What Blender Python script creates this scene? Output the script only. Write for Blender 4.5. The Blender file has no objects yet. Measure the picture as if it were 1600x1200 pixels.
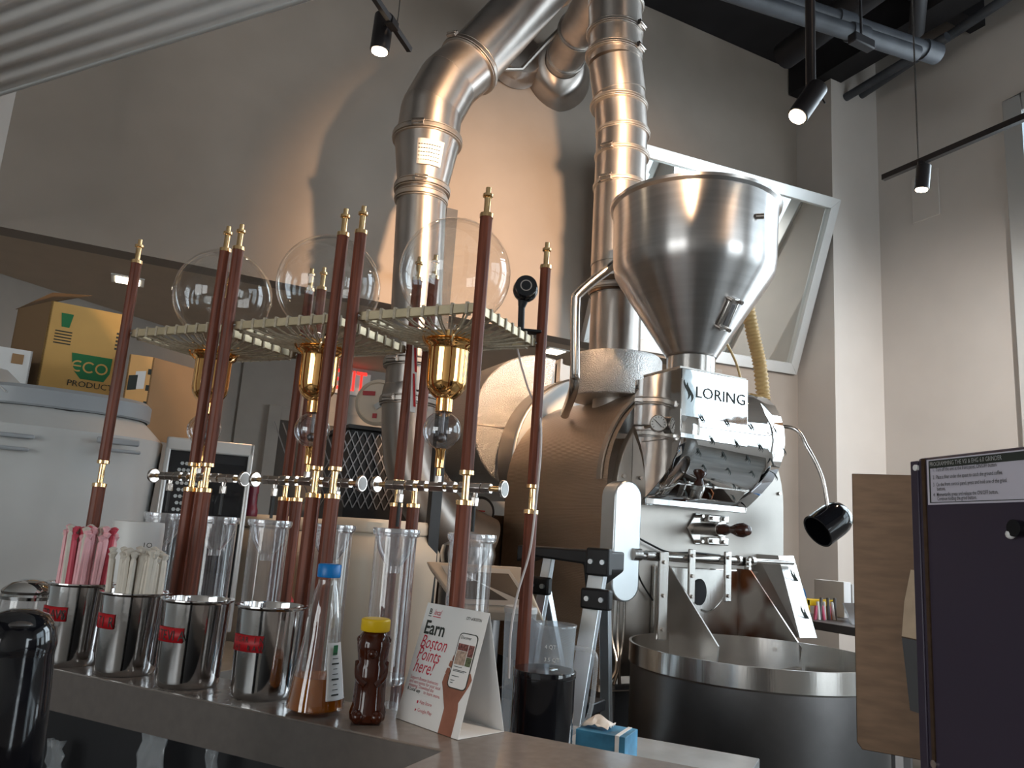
import bpy, bmesh, math, random
from mathutils import Vector, Matrix, Euler
random.seed(7)
sc = bpy.context.scene
COL = sc.collection
PI = math.pi
rad = math.radians

# ------------------------------------------------------------------ camera
F = 1205.0; CZ = 1.35; YAW = rad(26.3)
_up = Vector((413, 6158, -F)).normalized()
_fw = Vector((0, 0, -1)); _fw = (_fw - _up * _fw.dot(_up)).normalized()
_rt = _fw.cross(_up)
_X = _rt * math.cos(YAW) + _fw * math.sin(YAW)
_Y = -_rt * math.sin(YAW) + _fw * math.cos(YAW)
R = Matrix((_X, _Y, _up))            # world = R @ cam
CAM = Vector((0, 0, CZ))
cd = bpy.data.cameras.new('camera'); cam = bpy.data.objects.new('camera', cd); COL.objects.link(cam)
cam.matrix_world = Matrix.Translation(CAM) @ R.to_4x4()
cd.sensor_fit = 'HORIZONTAL'; cd.sensor_width = 36.0; cd.lens = 36.0 * F / 1600.0
cd.clip_start = 0.02; cd.clip_end = 200
sc.camera = cam

# ------------------------------------------------------------------ world, lights, exposure
sc.view_settings.view_transform = 'Standard'; sc.view_settings.look = 'None'
sc.view_settings.gamma = 1.0; sc.view_settings.use_curve_mapping = False
sc.view_settings.exposure = 0.47
w = bpy.data.worlds.new('sky'); sc.world = w; w.use_nodes = True
wn = w.node_tree; bg = wn.nodes['Background']
tc = wn.nodes.new('ShaderNodeTexCoord'); sep = wn.nodes.new('ShaderNodeSeparateXYZ'); rmp = wn.nodes.new('ShaderNodeValToRGB')
wn.links.new(tc.outputs['Generated'], sep.inputs[0]); wn.links.new(sep.outputs['Z'], rmp.inputs[0]); wn.links.new(rmp.outputs[0], bg.inputs[0])
rmp.color_ramp.elements[0].position = 0.0; rmp.color_ramp.elements[0].color = (0.55, 0.66, 0.72, 1)
rmp.color_ramp.elements[1].position = 0.6; rmp.color_ramp.elements[1].color = (0.42, 0.68, 0.9, 1)
bg.inputs[1].default_value = 2.2

def area(name, loc, target, sx, sy, power, col):
    l = bpy.data.lights.new(name, 'AREA'); l.shape = 'RECTANGLE'; l.size = sx; l.size_y = sy; l.energy = power; l.color = col
    o = bpy.data.objects.new(name, l); COL.objects.link(o); o.location = loc
    d = Vector(target) - Vector(loc); o.rotation_euler = d.to_track_quat('-Z', 'Y').to_euler(); return o
def spot(name, loc, target, power, col, ang=60, blend=.6, rr=.03):
    l = bpy.data.lights.new(name, 'SPOT'); l.energy = power; l.color = col; l.spot_size = rad(ang); l.spot_blend = blend; l.shadow_soft_size = rr
    o = bpy.data.objects.new(name, l); COL.objects.link(o); o.location = loc
    d = Vector(target) - Vector(loc); o.rotation_euler = d.to_track_quat('-Z', 'Y').to_euler(); return o
DAY = (0.80, 0.91, 1.0); WARM = (1.0, 0.62, 0.36)
# daylight through the windows of the right wall and of the street front behind the camera
area('daylight_side_window', (5.60, 1.95, 2.9), (3.5, 1.95, 1.9), 1.7, 3.2, 95, DAY)
area('daylight_side_window_near', (5.60, -0.75, 2.5), (3.5, -0.6, 1.6), 2.4, 2.8, 38, DAY)
area('daylight_street_front', (3.9, -4.15, 1.9), (4.3, 0, 1.5), 2.4, 2.2, 80, (.86, .94, 1.0))
area('fill_light_left', (-5.1, -1.6, 1.7), (3, 1.0, 1.4), 3.6, 2.2, 75, (1.0, .97, .93))  # added fill from the unseen left side, brightens right wall and canopy
# track lights of the room outside the frame, plus an added corner spot
spot('track_light_wall', (1.17, 1.51, 2.95), (2.15, 4.46, 2.85), 560, (1.0, .64, .38), 70, 1.0, .035)
spot('fill_spot_corner', (3.9, .7, 3.4), (5.35, 3.1, 1.8), 300, (1.0, .965, .93), 84, 1.0, .05)  # added spot, out of view, to brighten the right wall
spot('track_light_left', (1.9, 0.2, 4.2), (0.6, 4.46, 2.9), 22, (1, .72, .52), 60, 1.0, .04)
spot('track_light_boxes', (-0.3, 1.3, 3.4), (-0.12, 2.9, 1.85), 60, (1.0, .68, .38), 30, .6, .03)
spot('track_light_bar', (0.9, -0.7, 3.6), (0.5, 1.5, 1.3), 110, (1, .82, .66), 60, .9, .03)

# ------------------------------------------------------------------ picture <-> place helpers
def ray(px, py): return R @ Vector(((px - 800) / F, -(py - 600) / F, -1.0))
def dst(px, py, d):
    r = ray(px, py); return CAM + r * (d / math.hypot(r.x, r.y))
def atX(px, py, v):
    r = ray(px, py); return CAM + r * (v / r.x)
def atY(px, py, v):
    r = ray(px, py); return CAM + r * (v / r.y)
def atZ(px, py, v):
    r = ray(px, py); return CAM + r * ((v - CZ) / r.z)
def atP(px, py, P0, n):
    r = ray(px, py); P0 = Vector(P0); n = Vector(n); return CAM + r * ((P0 - CAM).dot(n) / r.dot(n))
def pj(p):
    c = R.transposed() @ (Vector(p) - CAM); return (800 + F * c.x / -c.z, 600 - F * c.y / -c.z)
def zat(x, y, py):                      # height on the upright line through (x, y) that stands at picture row py
    lo, hi = -1.0, 8.0
    for _ in range(40):
        m = (lo + hi) / 2
        if pj((x, y, m))[1] > py: lo = m
        else: hi = m
    return lo

# ------------------------------------------------------------------ materials
MATS = {}
def nt(name):
    m = bpy.data.materials.new(name); m.use_nodes = True; MATS[name] = m
    return m, m.node_tree, m.node_tree.nodes['Principled BSDF']
def mat(name, col, rough=.5, metal=0.0, spec=.5, noise=0.0, nscale=8.0, bump=0.0, bscale=60.0, stretch=None, emis=None, es=0, trans=0, ior=1.45, coat=0, alpha=1, sss=0):
    m, t, b = nt(name)
    c4 = (*col, 1)
    b.inputs['Base Color'].default_value = c4; b.inputs['Roughness'].default_value = rough; b.inputs['Metallic'].default_value = metal
    b.inputs['Specular IOR Level'].default_value = spec; b.inputs['IOR'].default_value = ior
    b.inputs['Transmission Weight'].default_value = trans; b.inputs['Coat Weight'].default_value = coat; b.inputs['Alpha'].default_value = alpha
    if emis: b.inputs['Emission Color'].default_value = (*emis, 1); b.inputs['Emission Strength'].default_value = es
    if noise or bump:
        tcn = t.nodes.new('ShaderNodeTexCoord'); mp = t.nodes.new('ShaderNodeMapping'); t.links.new(tcn.outputs['Object'], mp.inputs[0])
        if stretch: mp.inputs['Scale'].default_value = stretch
    if noise:
        n = t.nodes.new('ShaderNodeTexNoise'); n.inputs['Scale'].default_value = nscale; n.inputs['Detail'].default_value = 4
        t.links.new(mp.outputs[0], n.inputs[0])
        r = t.nodes.new('ShaderNodeValToRGB'); t.links.new(n.outputs[0], r.inputs[0])
        r.color_ramp.elements[0].position = .3; r.color_ramp.elements[1].position = .7
        r.color_ramp.elements[0].color = (*[max(0, c * (1 - noise)) for c in col], 1); r.color_ramp.elements[1].color = (*[min(1, c * (1 + noise)) for c in col], 1)
        t.links.new(r.outputs[0], b.inputs['Base Color'])
    if bump:
        n2 = t.nodes.new('ShaderNodeTexNoise'); n2.inputs['Scale'].default_value = bscale; n2.inputs['Detail'].default_value = 3
        t.links.new(mp.outputs[0], n2.inputs[0])
        bp = t.nodes.new('ShaderNodeBump'); bp.inputs['Strength'].default_value = bump; bp.inputs['Distance'].default_value = .01
        t.links.new(n2.outputs[0], bp.inputs['Height']); t.links.new(bp.outputs[0], b.inputs['Normal'])
    return m
def thinglass(name, tint=(1, 1, 1), refl=1.0, rough=0.0, haze=0.0, hazecol=(1, 1, 1), pw_=4.5):
    m, t, b = nt(name); t.nodes.remove(b); out = t.nodes['Material Output']
    tr = t.nodes.new('ShaderNodeBsdfTransparent'); tr.inputs[0].default_value = (*tint, 1)
    gl = t.nodes.new('ShaderNodeBsdfGlossy'); gl.inputs['Roughness'].default_value = rough; gl.inputs[0].default_value = (1, 1, 1, 1)
    fr = t.nodes.new('ShaderNodeLayerWeight'); fr.inputs[0].default_value = .5
    pw = t.nodes.new('ShaderNodeMath'); pw.operation = 'POWER'; pw.inputs[1].default_value = pw_; t.links.new(fr.outputs['Facing'], pw.inputs[0])
    ml = t.nodes.new('ShaderNodeMath'); ml.operation = 'MULTIPLY_ADD'; ml.inputs[1].default_value = .55 * refl; ml.inputs[2].default_value = .045 * refl; ml.use_clamp = True
    t.links.new(pw.outputs[0], ml.inputs[0])
    mx = t.nodes.new('ShaderNodeMixShader'); t.links.new(ml.outputs[0], mx.inputs[0]); t.links.new(tr.outputs[0], mx.inputs[1]); t.links.new(gl.outputs[0], mx.inputs[2])
    last = mx
    if haze:
        df = t.nodes.new('ShaderNodeBsdfDiffuse'); df.inputs[0].default_value = (*hazecol, 1)
        m2 = t.nodes.new('ShaderNodeMixShader'); m2.inputs[0].default_value = haze
        t.links.new(mx.outputs[0], m2.inputs[1]); t.links.new(df.outputs[0], m2.inputs[2]); last = m2
    t.links.new(last.outputs[0], out.inputs[0]); return m
def wave_metal(name, col, rough, axis='Z', scale=90, strength=.25, aniso=0.0, dist=.004):
    m, t, b = nt(name)
    b.inputs['Base Color'].default_value = (*col, 1); b.inputs['Metallic'].default_value = 1; b.inputs['Roughness'].default_value = rough
    tcn = t.nodes.new('ShaderNodeTexCoord'); wv = t.nodes.new('ShaderNodeTexWave'); wv.wave_type = 'BANDS'; wv.bands_direction = axis
    wv.inputs['Scale'].default_value = scale; wv.inputs['Distortion'].default_value = 0
    t.links.new(tcn.outputs['Object'], wv.inputs[0])
    bp = t.nodes.new('ShaderNodeBump'); bp.inputs['Strength'].default_value = strength; bp.inputs['Distance'].default_value = dist
    t.links.new(wv.outputs[1], bp.inputs['Height']); t.links.new(bp.outputs[0], b.inputs['Normal']); return m
wall_m = mat('taupe_wall_paint', (.31, .262, .222), .75, noise=.05, nscale=3, bump=.05, bscale=250)
lightwall = mat('pale_grey_wall_paint', (.58, .535, .495), .8, noise=.03, nscale=3, bump=.05, bscale=250)
softm = mat('low_ceiling_paint_warm_bounce', (.60, .48, .37), .8, noise=.03)  # warm bounce light is painted into this ceiling colour
lowwall = mat('grey_far_wall_paint', (.36, .33, .30), .8, noise=.04)
black = mat('black_paint', (.012, .011, .013), .6, noise=.3, nscale=5)
pipe_grey = mat('dark_grey_painted_pipe', (.055, .06, .07), .5, noise=.2)
floor_m = mat('brown_grey_concrete_floor', (.12, .105, .09), .45, noise=.3, nscale=4)
steel = mat('brushed_stainless_steel', (.62, .59, .56), .24, 1, noise=.06, nscale=12, stretch=(1, 1, .1), bump=.03, bscale=120)
steel_soft = mat('satin_stainless_sheet', (.50, .465, .43), .42, 1, noise=.08, nscale=6, bump=.02, bscale=90)
steel_dark = mat('dark_satin_steel', (.22, .21, .21), .4, 1, noise=.12, nscale=8)
duct_m = mat('galvanised_duct_steel', (.52, .475, .44), .40, 1, noise=.10, nscale=9, bump=.03, bscale=25)
hopper_m = mat('spun_stainless_hopper', (.52, .50, .49), .30, 1, noise=.1, nscale=14, stretch=(.2, .2, 3))
chrome = mat('mirror_polished_steel', (.82, .82, .82), .035, 1, bump=.06, bscale=5)
stucco = mat('stucco_embossed_aluminium', (.68, .66, .64), .36, 1, bump=.8, bscale=190)
ribbed = wave_metal('fine_ribbed_brown_steel', (.60, .49, .40), .36, 'Z', 50, .35)
alu = mat('bare_aluminium_extrusion', (.74, .80, .84), .3, .85, noise=.04)
brass = mat('polished_brass', (.90, .60, .30), .16, 1, noise=.06)
gold = mat('polished_gold_plate', (1.0, .55, .20), .06, 1, bump=.1, bscale=14)
nickel = mat('nickel_fitting', (.60, .55, .51), .26, 1, noise=.1, nscale=30)
wood = mat('reddish_brown_varnished_wood', (.150, .040, .020), .42, 0, spec=.35, noise=.45, nscale=30, stretch=(5, 5, .25))
palewood = mat('pale_champagne_metal_bar', (.52, .43, .28), .42, .45, noise=.15, nscale=25)
cord_m = mat('grey_beige_braided_cord', (.46, .39, .29), .7, noise=.2, nscale=120)
card = mat('yellow_brown_cardboard', (.62, .37, .12), .8, noise=.07, nscale=5, bump=.05, bscale=40)
card2 = mat('brown_cardboard', (.34, .20, .10), .8, noise=.07, nscale=5)
carddk = mat('shaded_cardboard', (.20, .12, .06), .85)  # shaded copy of the cardboard, shade put into the box sides and flap
orange_card = mat('orange_cardboard', (.75, .42, .16), .8, noise=.05)
green = mat('printed_green_ink', (.02, .17, .06), .7)
inkdark = mat('printed_dark_ink', (.03, .035, .03), .7)
greyplastic = mat('grey_white_plastic', (.50, .50, .49), .42, noise=.04)
greyplastic2 = mat('grey_lid_plastic', (.33, .35, .37), .4, noise=.04)
cream = mat('cream_plastic', (.66, .57, .46), .4, noise=.03)
white_p = mat('white_paper', (.72, .71, .70), .7, noise=.02)
white_pl = mat('white_plastic', (.75, .74, .72), .4)
blackpl = mat('glossy_black_plastic', (.006, .006, .008), .1, coat=.3, noise=.2)
blackmat = mat('matt_black_plastic', (.014, .014, .016), .45, noise=.2)
blackmetal = mat('black_powder_coated_metal', (.02, .017, .018), .38, .2, noise=.2)
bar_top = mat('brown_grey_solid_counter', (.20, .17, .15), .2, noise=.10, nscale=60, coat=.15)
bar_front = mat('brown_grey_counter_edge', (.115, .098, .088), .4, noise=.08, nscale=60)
bluecounter = mat('pale_satin_counter', (.42, .43, .43), .25, .3, noise=.1, nscale=10)
purple = mat('dark_purple_powder_coat', (.040, .030, .050), .42, .1, noise=.15, nscale=2)
brownsteel = mat('brown_satin_sheet_steel', (.105, .066, .042), .45, .75, noise=.15, nscale=25, stretch=(1, 1, 5))
glass = thinglass('clear_thin_glass', (.965, .965, .96), 1.15)
glass2 = thinglass('clear_acrylic', (.93, .93, .94), 1.5, .03, .05, (.8, .8, .82), 2.4)
glassd = thinglass('clear_glass_bulb', (.80, .80, .82), 2.2)
funnelg = thinglass('acrylic_funnel', (.86, .86, .87), 2.2, .04, .12, (.85, .85, .87), 1.6)
frost = thinglass('cloudy_clear_plastic', (.82, .84, .86), 1.2, .12, .22, (.75, .78, .8))
honey = mat('dark_amber_honey', (.050, .009, .002), .07, coat=.1)
syrup = mat('amber_syrup', (.50, .15, .008), .05, trans=.40, ior=1.36)
tape = mat('red_tape', (.42, .006, .012), .5)
blue = mat('blue_plastic_cap', (.0, .17, .50), .35)
yellow = mat('yellow_plastic_cap', (.75, .48, .01), .35)
red = mat('red_plastic', (.42, .015, .02), .35)
maroon = mat('maroon_plastic', (.16, .02, .035), .35)
pink = mat('pink_wrapped_straw_paper', (.84, .46, .49), .6, noise=.12, nscale=30)
pinkdark = mat('deep_pink_straw', (.62, .08, .12), .5)
straww = mat('white_wrapped_straw_paper', (.66, .60, .52), .65, noise=.1, nscale=30)
skin = mat('printed_brown_skin', (.28, .11, .07), .7, noise=.25, nscale=20)
hose_m = mat('amber_ribbed_hose', (.62, .42, .19), .4, noise=.1)
exit_red = mat('lit_red_exit_letters', (.8, .02, .02), .5, emis=(1, .03, .02), es=1.3)
lamp_glow = mat('lit_lamp_face', (1, .9, .8), .4, emis=(1, .80, .56), es=40)
down_glow = mat('lit_downlight', (1, .95, .9), .4, emis=(1, .86, .66), es=7)
tan_cloth = mat('tan_cloth', (.32, .25, .18), .9, noise=.1, nscale=60)
silverwhite = mat('white_metal_frame', (.62, .62, .61), .32, .4)
mirror_m = mat('silvered_mirror', (.80, .84, .83), .015, 1)
canvas = mat('white_glossy_ribbed_canopy', (.80, .775, .75), .3, 0, coat=.3, noise=.03)
timber = mat('brown_timber', (.28, .15, .07), .5, noise=.2, stretch=(1, 1, .2))
tissue = mat('white_tissue', (.72, .68, .63), .9)
bluebox = mat('blue_printed_carton', (.05, .22, .38), .5, noise=.6, nscale=14)
pinkthing = mat('pink_plastic', (.7, .12, .22), .5)
deskm = mat('dark_grey_laminate', (.10, .09, .09), .4)
rubber = mat('black_rubber_cable', (.015, .015, .015), .5)
whitecable = mat('white_cable', (.62, .55, .52), .5)
lgrey = mat('light_grey_panel', (.52, .50, .48), .5)
def brush_round(m, a=.75):
    t = m.node_tree; b = t.nodes['Principled BSDF']; b.inputs['Anisotropic'].default_value = a
    tg = t.nodes.new('ShaderNodeTangent'); tg.direction_type = 'RADIAL'; tg.axis = 'Z'; t.links.new(tg.outputs[0], b.inputs['Tangent']); b.inputs['Anisotropic Rotation'].default_value = .25
for m_ in (steel, duct_m, hopper_m): brush_round(m_)
# heat-tinted vane steel
def heat_mat():
    m, t, b = nt('heat_tinted_steel'); b.inputs['Metallic'].default_value = 1; b.inputs['Roughness'].default_value = .33
    tcn = t.nodes.new('ShaderNodeTexCoord'); n = t.nodes.new('ShaderNodeTexNoise'); n.inputs['Scale'].default_value = 5.0; t.links.new(tcn.outputs['Object'], n.inputs[0])
    r = t.nodes.new('ShaderNodeValToRGB'); t.links.new(n.outputs[0], r.inputs[0])
    r.color_ramp.elements[0].position = .50; r.color_ramp.elements[0].color = (.17, .06, .025, 1)
    r.color_ramp.elements[1].position = .66; r.color_ramp.elements[1].color = (.48, .44, .41, 1)
    t.links.new(r.outputs[0], b.inputs['Base Color'])
heat_mat(); heat = MATS['heat_tinted_steel']

# ------------------------------------------------------------------ mesh builder
class MB:
    def __init__(s): s.v = []; s.f = []; s.sm = []
    def add(s, vs, fs, smooth=False):
        o = len(s.v); s.v += [Vector(a) for a in vs]; s.f += [[i + o for i in f] for f in fs]; s.sm += [smooth] * len(fs); return s
    def box(s, c, size, rz=0, M=None):
        hx, hy, hz = [q / 2 for q in size]; M = M or Matrix.Rotation(rz, 3, 'Z'); c = Vector(c)
        vs = [c + M @ Vector((x, y, z)) for x in (-hx, hx) for y in (-hy, hy) for z in (-hz, hz)]
        return s.add(vs, [(0, 1, 3, 2), (4, 6, 7, 5), (0, 4, 5, 1), (2, 3, 7, 6), (0, 2, 6, 4), (1, 5, 7, 3)])
    def bb(s, a, b):
        a = Vector(a); b = Vector(b); return s.box((a + b) / 2, [abs(q) for q in (b - a)])
    def lathe(s, prof, c=(0, 0, 0), seg=32, M=None, smooth=True, cap=True, a0=0, a1=2 * PI):
        c = Vector(c); M = M or Matrix.Identity(3); full = abs(a1 - a0 - 2 * PI) < 1e-6
        n = seg if full else seg + 1; vs = []
        for r, z in prof:
            for k in range(n):
                a = a0 + (a1 - a0) * k / seg; vs.append(c + M @ Vector((r * math.cos(a), r * math.sin(a), z)))
        fs = []
        for i in range(len(prof) - 1):
            for k in range(seg):
                k2 = (k + 1) % n; fs.append((i * n + k, i * n + k2, (i + 1) * n + k2, (i + 1) * n + k))
        s.add(vs, fs, smooth)
        if cap and full:
            o = len(s.v) - len(vs)
            if prof[0][0] > 1e-5: s.f.append([o + k for k in range(n)][::-1]); s.sm.append(False)
            if prof[-1][0] > 1e-5: s.f.append([o + (len(prof) - 1) * n + k for k in range(n)]); s.sm.append(False)
        return s
    def cyl(s, a, b, r, r2=None, seg=20, cap=True, smooth=True):
        a = Vector(a); b = Vector(b); d = b - a; q = d.to_track_quat('Z', 'Y').to_matrix()
        return s.lathe([(r, 0), (r2 if r2 is not None else r, d.length)], a, seg, q, smooth, cap)
    def tube(s, pts, r, seg=10, cap=True, rs=None):
        pts = [Vector(p) for p in pts]; n = len(pts); vs = []; prev = None
        for i, p in enumerate(pts):
            t = (pts[min(i + 1, n - 1)] - pts[max(i - 1, 0)]).normalized()
            if prev is None: u = t.orthogonal().normalized()
            else: u = (prev - t * prev.dot(t)).normalized()
            prev = u; w_ = t.cross(u); rr = rs[i] if rs else r
            for k in range(seg):
                a = 2 * PI * k / seg; vs.append(p + (u * math.cos(a) + w_ * math.sin(a)) * rr)
        fs = [(i * seg + k, i * seg + (k + 1) % seg, (i + 1) * seg + (k + 1) % seg, (i + 1) * seg + k) for i in range(n - 1) for k in range(seg)]
        s.add(vs, fs, True)
        if cap:
            o = len(s.v) - len(vs); s.f.append([o + k for k in range(seg)][::-1]); s.sm.append(False)
            s.f.append([o + (n - 1) * seg + k for k in range(seg)]); s.sm.append(False)
        return s
    def prism(s, poly, ext):            # poly: 3-D outline, ext: extrusion vector
        poly = [Vector(p) for p in poly]; ext = Vector(ext); n = len(poly)
        vs = poly + [p + ext for p in poly]
        fs = [tuple(range(n))[::-1], tuple(range(n, 2 * n))] + [(i, (i + 1) % n, n + (i + 1) % n, n + i) for i in range(n)]
        return s.add(vs, fs)
    def sheet(s, rows, smooth=True):    # grid of points
        n = len(rows[0]); vs = [p for r_ in rows for p in r_]
        return s.add(vs, [(i * n + k, i * n + k + 1, (i + 1) * n + k + 1, (i + 1) * n + k) for i in range(len(rows) - 1) for k in range(n - 1)], smooth)
    def ball(s, c, r, seg=24, rings=14, sc_=(1, 1, 1)):
        prof = [(math.sin(PI * i / rings) * r, -math.cos(PI * i / rings) * r) for i in range(rings + 1)]
        o = len(s.v); s.lathe(prof, (0, 0, 0), seg, None, True, False)
        for i in range(o, len(s.v)):
            q = s.v[i]; s.v[i] = Vector((q.x * sc_[0], q.y * sc_[1], q.z * sc_[2])) + Vector(c)
        return s
    def build(s, name, m, parent=None, bevel=0, solid=0):
        off = wloc(parent) if parent else Vector()
        me = bpy.data.meshes.new(name); me.from_pydata([v - off for v in s.v], [], s.f)
        me.polygons.foreach_set('use_smooth', s.sm); me.update()
        b = bmesh.new(); b.from_mesh(me); bmesh.ops.remove_doubles(b, verts=b.verts, dist=1e-6); bmesh.ops.recalc_face_normals(b, faces=b.faces); b.to_mesh(me); b.free(); me.set_sharp_from_angle(angle=rad(38))
        o = bpy.data.objects.new(name, me); COL.objects.link(o); me.materials.append(m)
        if parent: o.parent = parent
        if solid: q = o.modifiers.new('solid', 'SOLIDIFY'); q.thickness = solid; q.offset = 0
        if bevel: q = o.modifiers.new('bevel', 'BEVEL'); q.width = bevel; q.segments = 2; q.limit_method = 'ANGLE'; q.angle_limit = rad(40)
        return o
def build_loose(s, name, m, parent=None, bevel=0):
    par = list(range(len(s.v)))
    def fnd(a):
        while par[a] != a: par[a] = par[par[a]]; a = par[a]
        return a
    for f in s.f:
        for q in f[1:]: par[fnd(q)] = fnd(f[0])
    groups = {}
    for f, sm in zip(s.f, s.sm): groups.setdefault(fnd(f[0]), []).append((f, sm))
    out = []
    for g in groups.values():
        ids = sorted({i for f, _ in g for i in f}); mp = {i: k for k, i in enumerate(ids)}
        n = MB(); n.v = [s.v[i] for i in ids]; n.f = [[mp[i] for i in f] for f, _ in g]; n.sm = [sm for _, sm in g]; out.append(n.build(name, m, parent, bevel))
    return out
MB.build_loose = build_loose
def wloc(o):
    v = Vector()
    while o: v = v + o.location; o = o.parent
    return v
def tag(o, label=None, cat=None, group=None, kind=None):
    if label: o['label'] = label
    if cat: o['category'] = cat
    if group: o['group'] = group
    if kind: o['kind'] = kind
    return o
def thing(name, label, cat, loc=(0, 0, 0), group=None):
    o = bpy.data.objects.new(name, None); COL.objects.link(o); o.location = loc; o.empty_display_size = .05
    return tag(o, label, cat, group)
def struct(o): o['kind'] = 'structure'; return o
def copy_tree(o, parent=None):
    c = o.copy(); COL.objects.link(c); c.parent = parent
    for ch in list(o.children): copy_tree(ch, c)
    return c
def text(body, name, m, parent, P, ex, ey, size, extr=.0004, align='LEFT', shear=0, bold=0, w_scale=1.0):
    cu = bpy.data.curves.new(name, 'FONT'); cu.body = body; cu.size = 1.0; cu.align_x = align; cu.shear = shear; cu.offset = bold; cu.resolution_u = 2
    t = bpy.data.objects.new('tmp', cu); COL.objects.link(t)
    dg = bpy.context.evaluated_depsgraph_get(); me = bpy.data.meshes.new_from_object(t.evaluated_get(dg)); bpy.data.objects.remove(t)
    ex = Vector(ex).normalized(); ey = Vector(ey); ey = (ey - ex * ey.dot(ex)).normalized(); n = ex.cross(ey)
    off = wloc(parent)
    P = Vector(P) + n * extr
    for v in me.vertices: v.co = P - off + ex * (v.co.x * size * w_scale) + ey * (v.co.y * size)
    me.materials.clear(); me.materials.append(m)
    o = bpy.data.objects.new(name, me); COL.objects.link(o); o.parent = parent; return o
def arc2(c, r, a0, a1, n):
    return [(c[0] + r * math.cos(a0 + (a1 - a0) * i / n), c[1] + r * math.sin(a0 + (a1 - a0) * i / n)) for i in range(n + 1)]
def smoothpath(pts, n=6):
    P = [Vector(p) for p in pts]; out = []
    for i in range(len(P) - 1):
        p0 = P[max(i - 1, 0)]; p1 = P[i]; p2 = P[i + 1]; p3 = P[min(i + 2, len(P) - 1)]
        for k in range(n):
            t = k / n
            out.append(.5 * ((2 * p1) + (p2 - p0) * t + (2 * p0 - 5 * p1 + 4 * p2 - p3) * t * t + (3 * p1 - p0 - 3 * p2 + p3) * t ** 3))
    out.append(P[-1]); return out

# ================================================================== STRUCTURE
WY = 4.47; XA = 4.80; YB = 4.10; XB = 5.355; CEIL = 5.68; SOF = 2.70; FY = 6.6
fl = MB(); fl.bb((-5, -4.6, -.05), (5.6, 6.9, 0)); struct(fl.build('floor', floor_m))
ce = MB(); ce.bb((-5, -4.6, CEIL), (5.6, WY, CEIL + .1)); struct(ce.build('ceiling', black))
wb = MB(); wb.bb((-.765, WY, SOF), (XA, WY + .15, CEIL)); wb.bb((3.9, WY, 0), (XA, WY + .15, SOF)); struct(wb.build('wall_back', wall_m))
sf = MB(); sf.bb((-5, WY + .15, SOF), (4.0, FY + .3, SOF + .05)); sf.bb((-5, 3.75, SOF), (-.90, WY + .15, SOF + .05)); struct(sf.build('ceiling_low', softm))
wl = MB(); wl.bb((-.90, 3.6, SOF), (-.765, WY + .15, CEIL)); wl.bb((-5, 3.6, SOF), (-.90, 3.75, CEIL)); struct(wl.build('wall_left', lightwall))
fw = MB(); fw.bb((.78, FY, 0), (4.0, FY + .12, SOF)); fw.bb((3.9, WY, 0), (4.0, FY, SOF)); struct(fw.build('wall_far', lowwall))
dg_ = MB(); A = Vector((-2.6, 4.10, 0)); B = Vector((.80, FY + .05, 0)); nrm = Vector((-(B - A).y, (B - A).x, 0)).normalized() * .1
dg_.prism([A, B, B + nrm, A + nrm], (0, 0, SOF)); struct(dg_.build('wall_diagonal', lowwall))
wp = MB(); wp.bb((XA, YB, 0), (XB + .2, WY + .15, CEIL)); struct(wp.build('wall_corner', lightwall, None))
# right wall with two tall window openings
wr = MB(); TH = .18
y1a, y1b, z1a, z1b = 1.05, 2.98, 1.15, 4.62
y2a, y2b = -2.2, .55
for (ya, yb, za, zb) in ((y1b, YB + .01, 0, CEIL), (y2b, y1a, 0, CEIL), (-4.6, y2a, 0, CEIL), (y1a, y1b, 0, z1a), (y1a, y1b, z1b, CEIL), (y2a, y2b, 0, 1.0), (y2a, y2b, 4.0, CEIL)):
    wr.bb((XB, ya, za), (XB + TH, yb, zb))
struct(wr.build('wall_right', lightwall))
wf = MB()
for (xa, xb, za, zb) in ((-5, 2.5, 0, CEIL), (5.2, 5.6, 0, CEIL), (2.5, 5.2, 0, .8), (2.5, 5.2, 3.1, CEIL)): wf.bb((xa, -4.0, za), (xb, -3.85, zb))
struct(wf.build('wall_front', lightwall))
wx = MB()
for (ya, yb, za, zb) in ((-4.6, -3.5, 0, CEIL), (.3, 6.9, 0, CEIL), (-3.5, .3, 0, .5), (-3.5, .3, 2.9, CEIL)): wx.bb((-5, ya, za), (-4.85, yb, zb))
wx.bb((-5, -4.6, 0), (-4.99, -3.5, .5)) ; struct(wx.build('wall_far_left', lightwall))
def window(name, axis, p, a0, a1, z0, z1, mull, bars=()):
    f = MB(); d = .07
    def bar(u0, u1, za, zb, w_=.10):
        if axis == 'X': f.bb((p - .03, u0, za), (p + w_, u1, zb))
        else: f.bb((u0, p - w_, za), (u1, p + .03, zb))
    bar(a0 - .06, a0 + d, z0 - .06, z1 + .06); bar(a1 - d, a1 + .06, z0 - .06, z1 + .06); bar(a0 + d, a1 - d, z0 - .06, z0 + d); bar(a0 + d, a1 - d, z1 - d, z1 + .06)
    o = struct(f.build(name, silverwhite, None, .006))
    g = MB()
    for q in mull:
        if axis == 'X': g.bb((p + .02, q - .05, z0), (p + .09, q + .05, z1))
        else: g.bb((q - .05, p - .09, z0), (q + .05, p - .02, z1))
    for zz in bars:
        if axis == 'X': g.bb((p + .03, a0, zz - .04), (p + .08, a1, zz + .04))
        else: g.bb((a0, p - .08, zz - .04), (a1, p - .03, zz + .04))
    if mull or bars: g.build('mullion', timber, o)
    h = MB()
    if axis == 'X': h.bb((p + .05, a0, z0), (p + .055, a1, z1))
    else: h.bb((a0, p - .055, z0), (a1, p - .05, z1))
    h.build('pane', glass, o)
window('window_1', 'X', XB, y1a, y1b, z1a, z1b, (2.0,), (3.0,))
window('window_2', 'X', XB, y2a, y2b, 1.0, 4.0, (-.8,), (2.6,))
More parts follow.
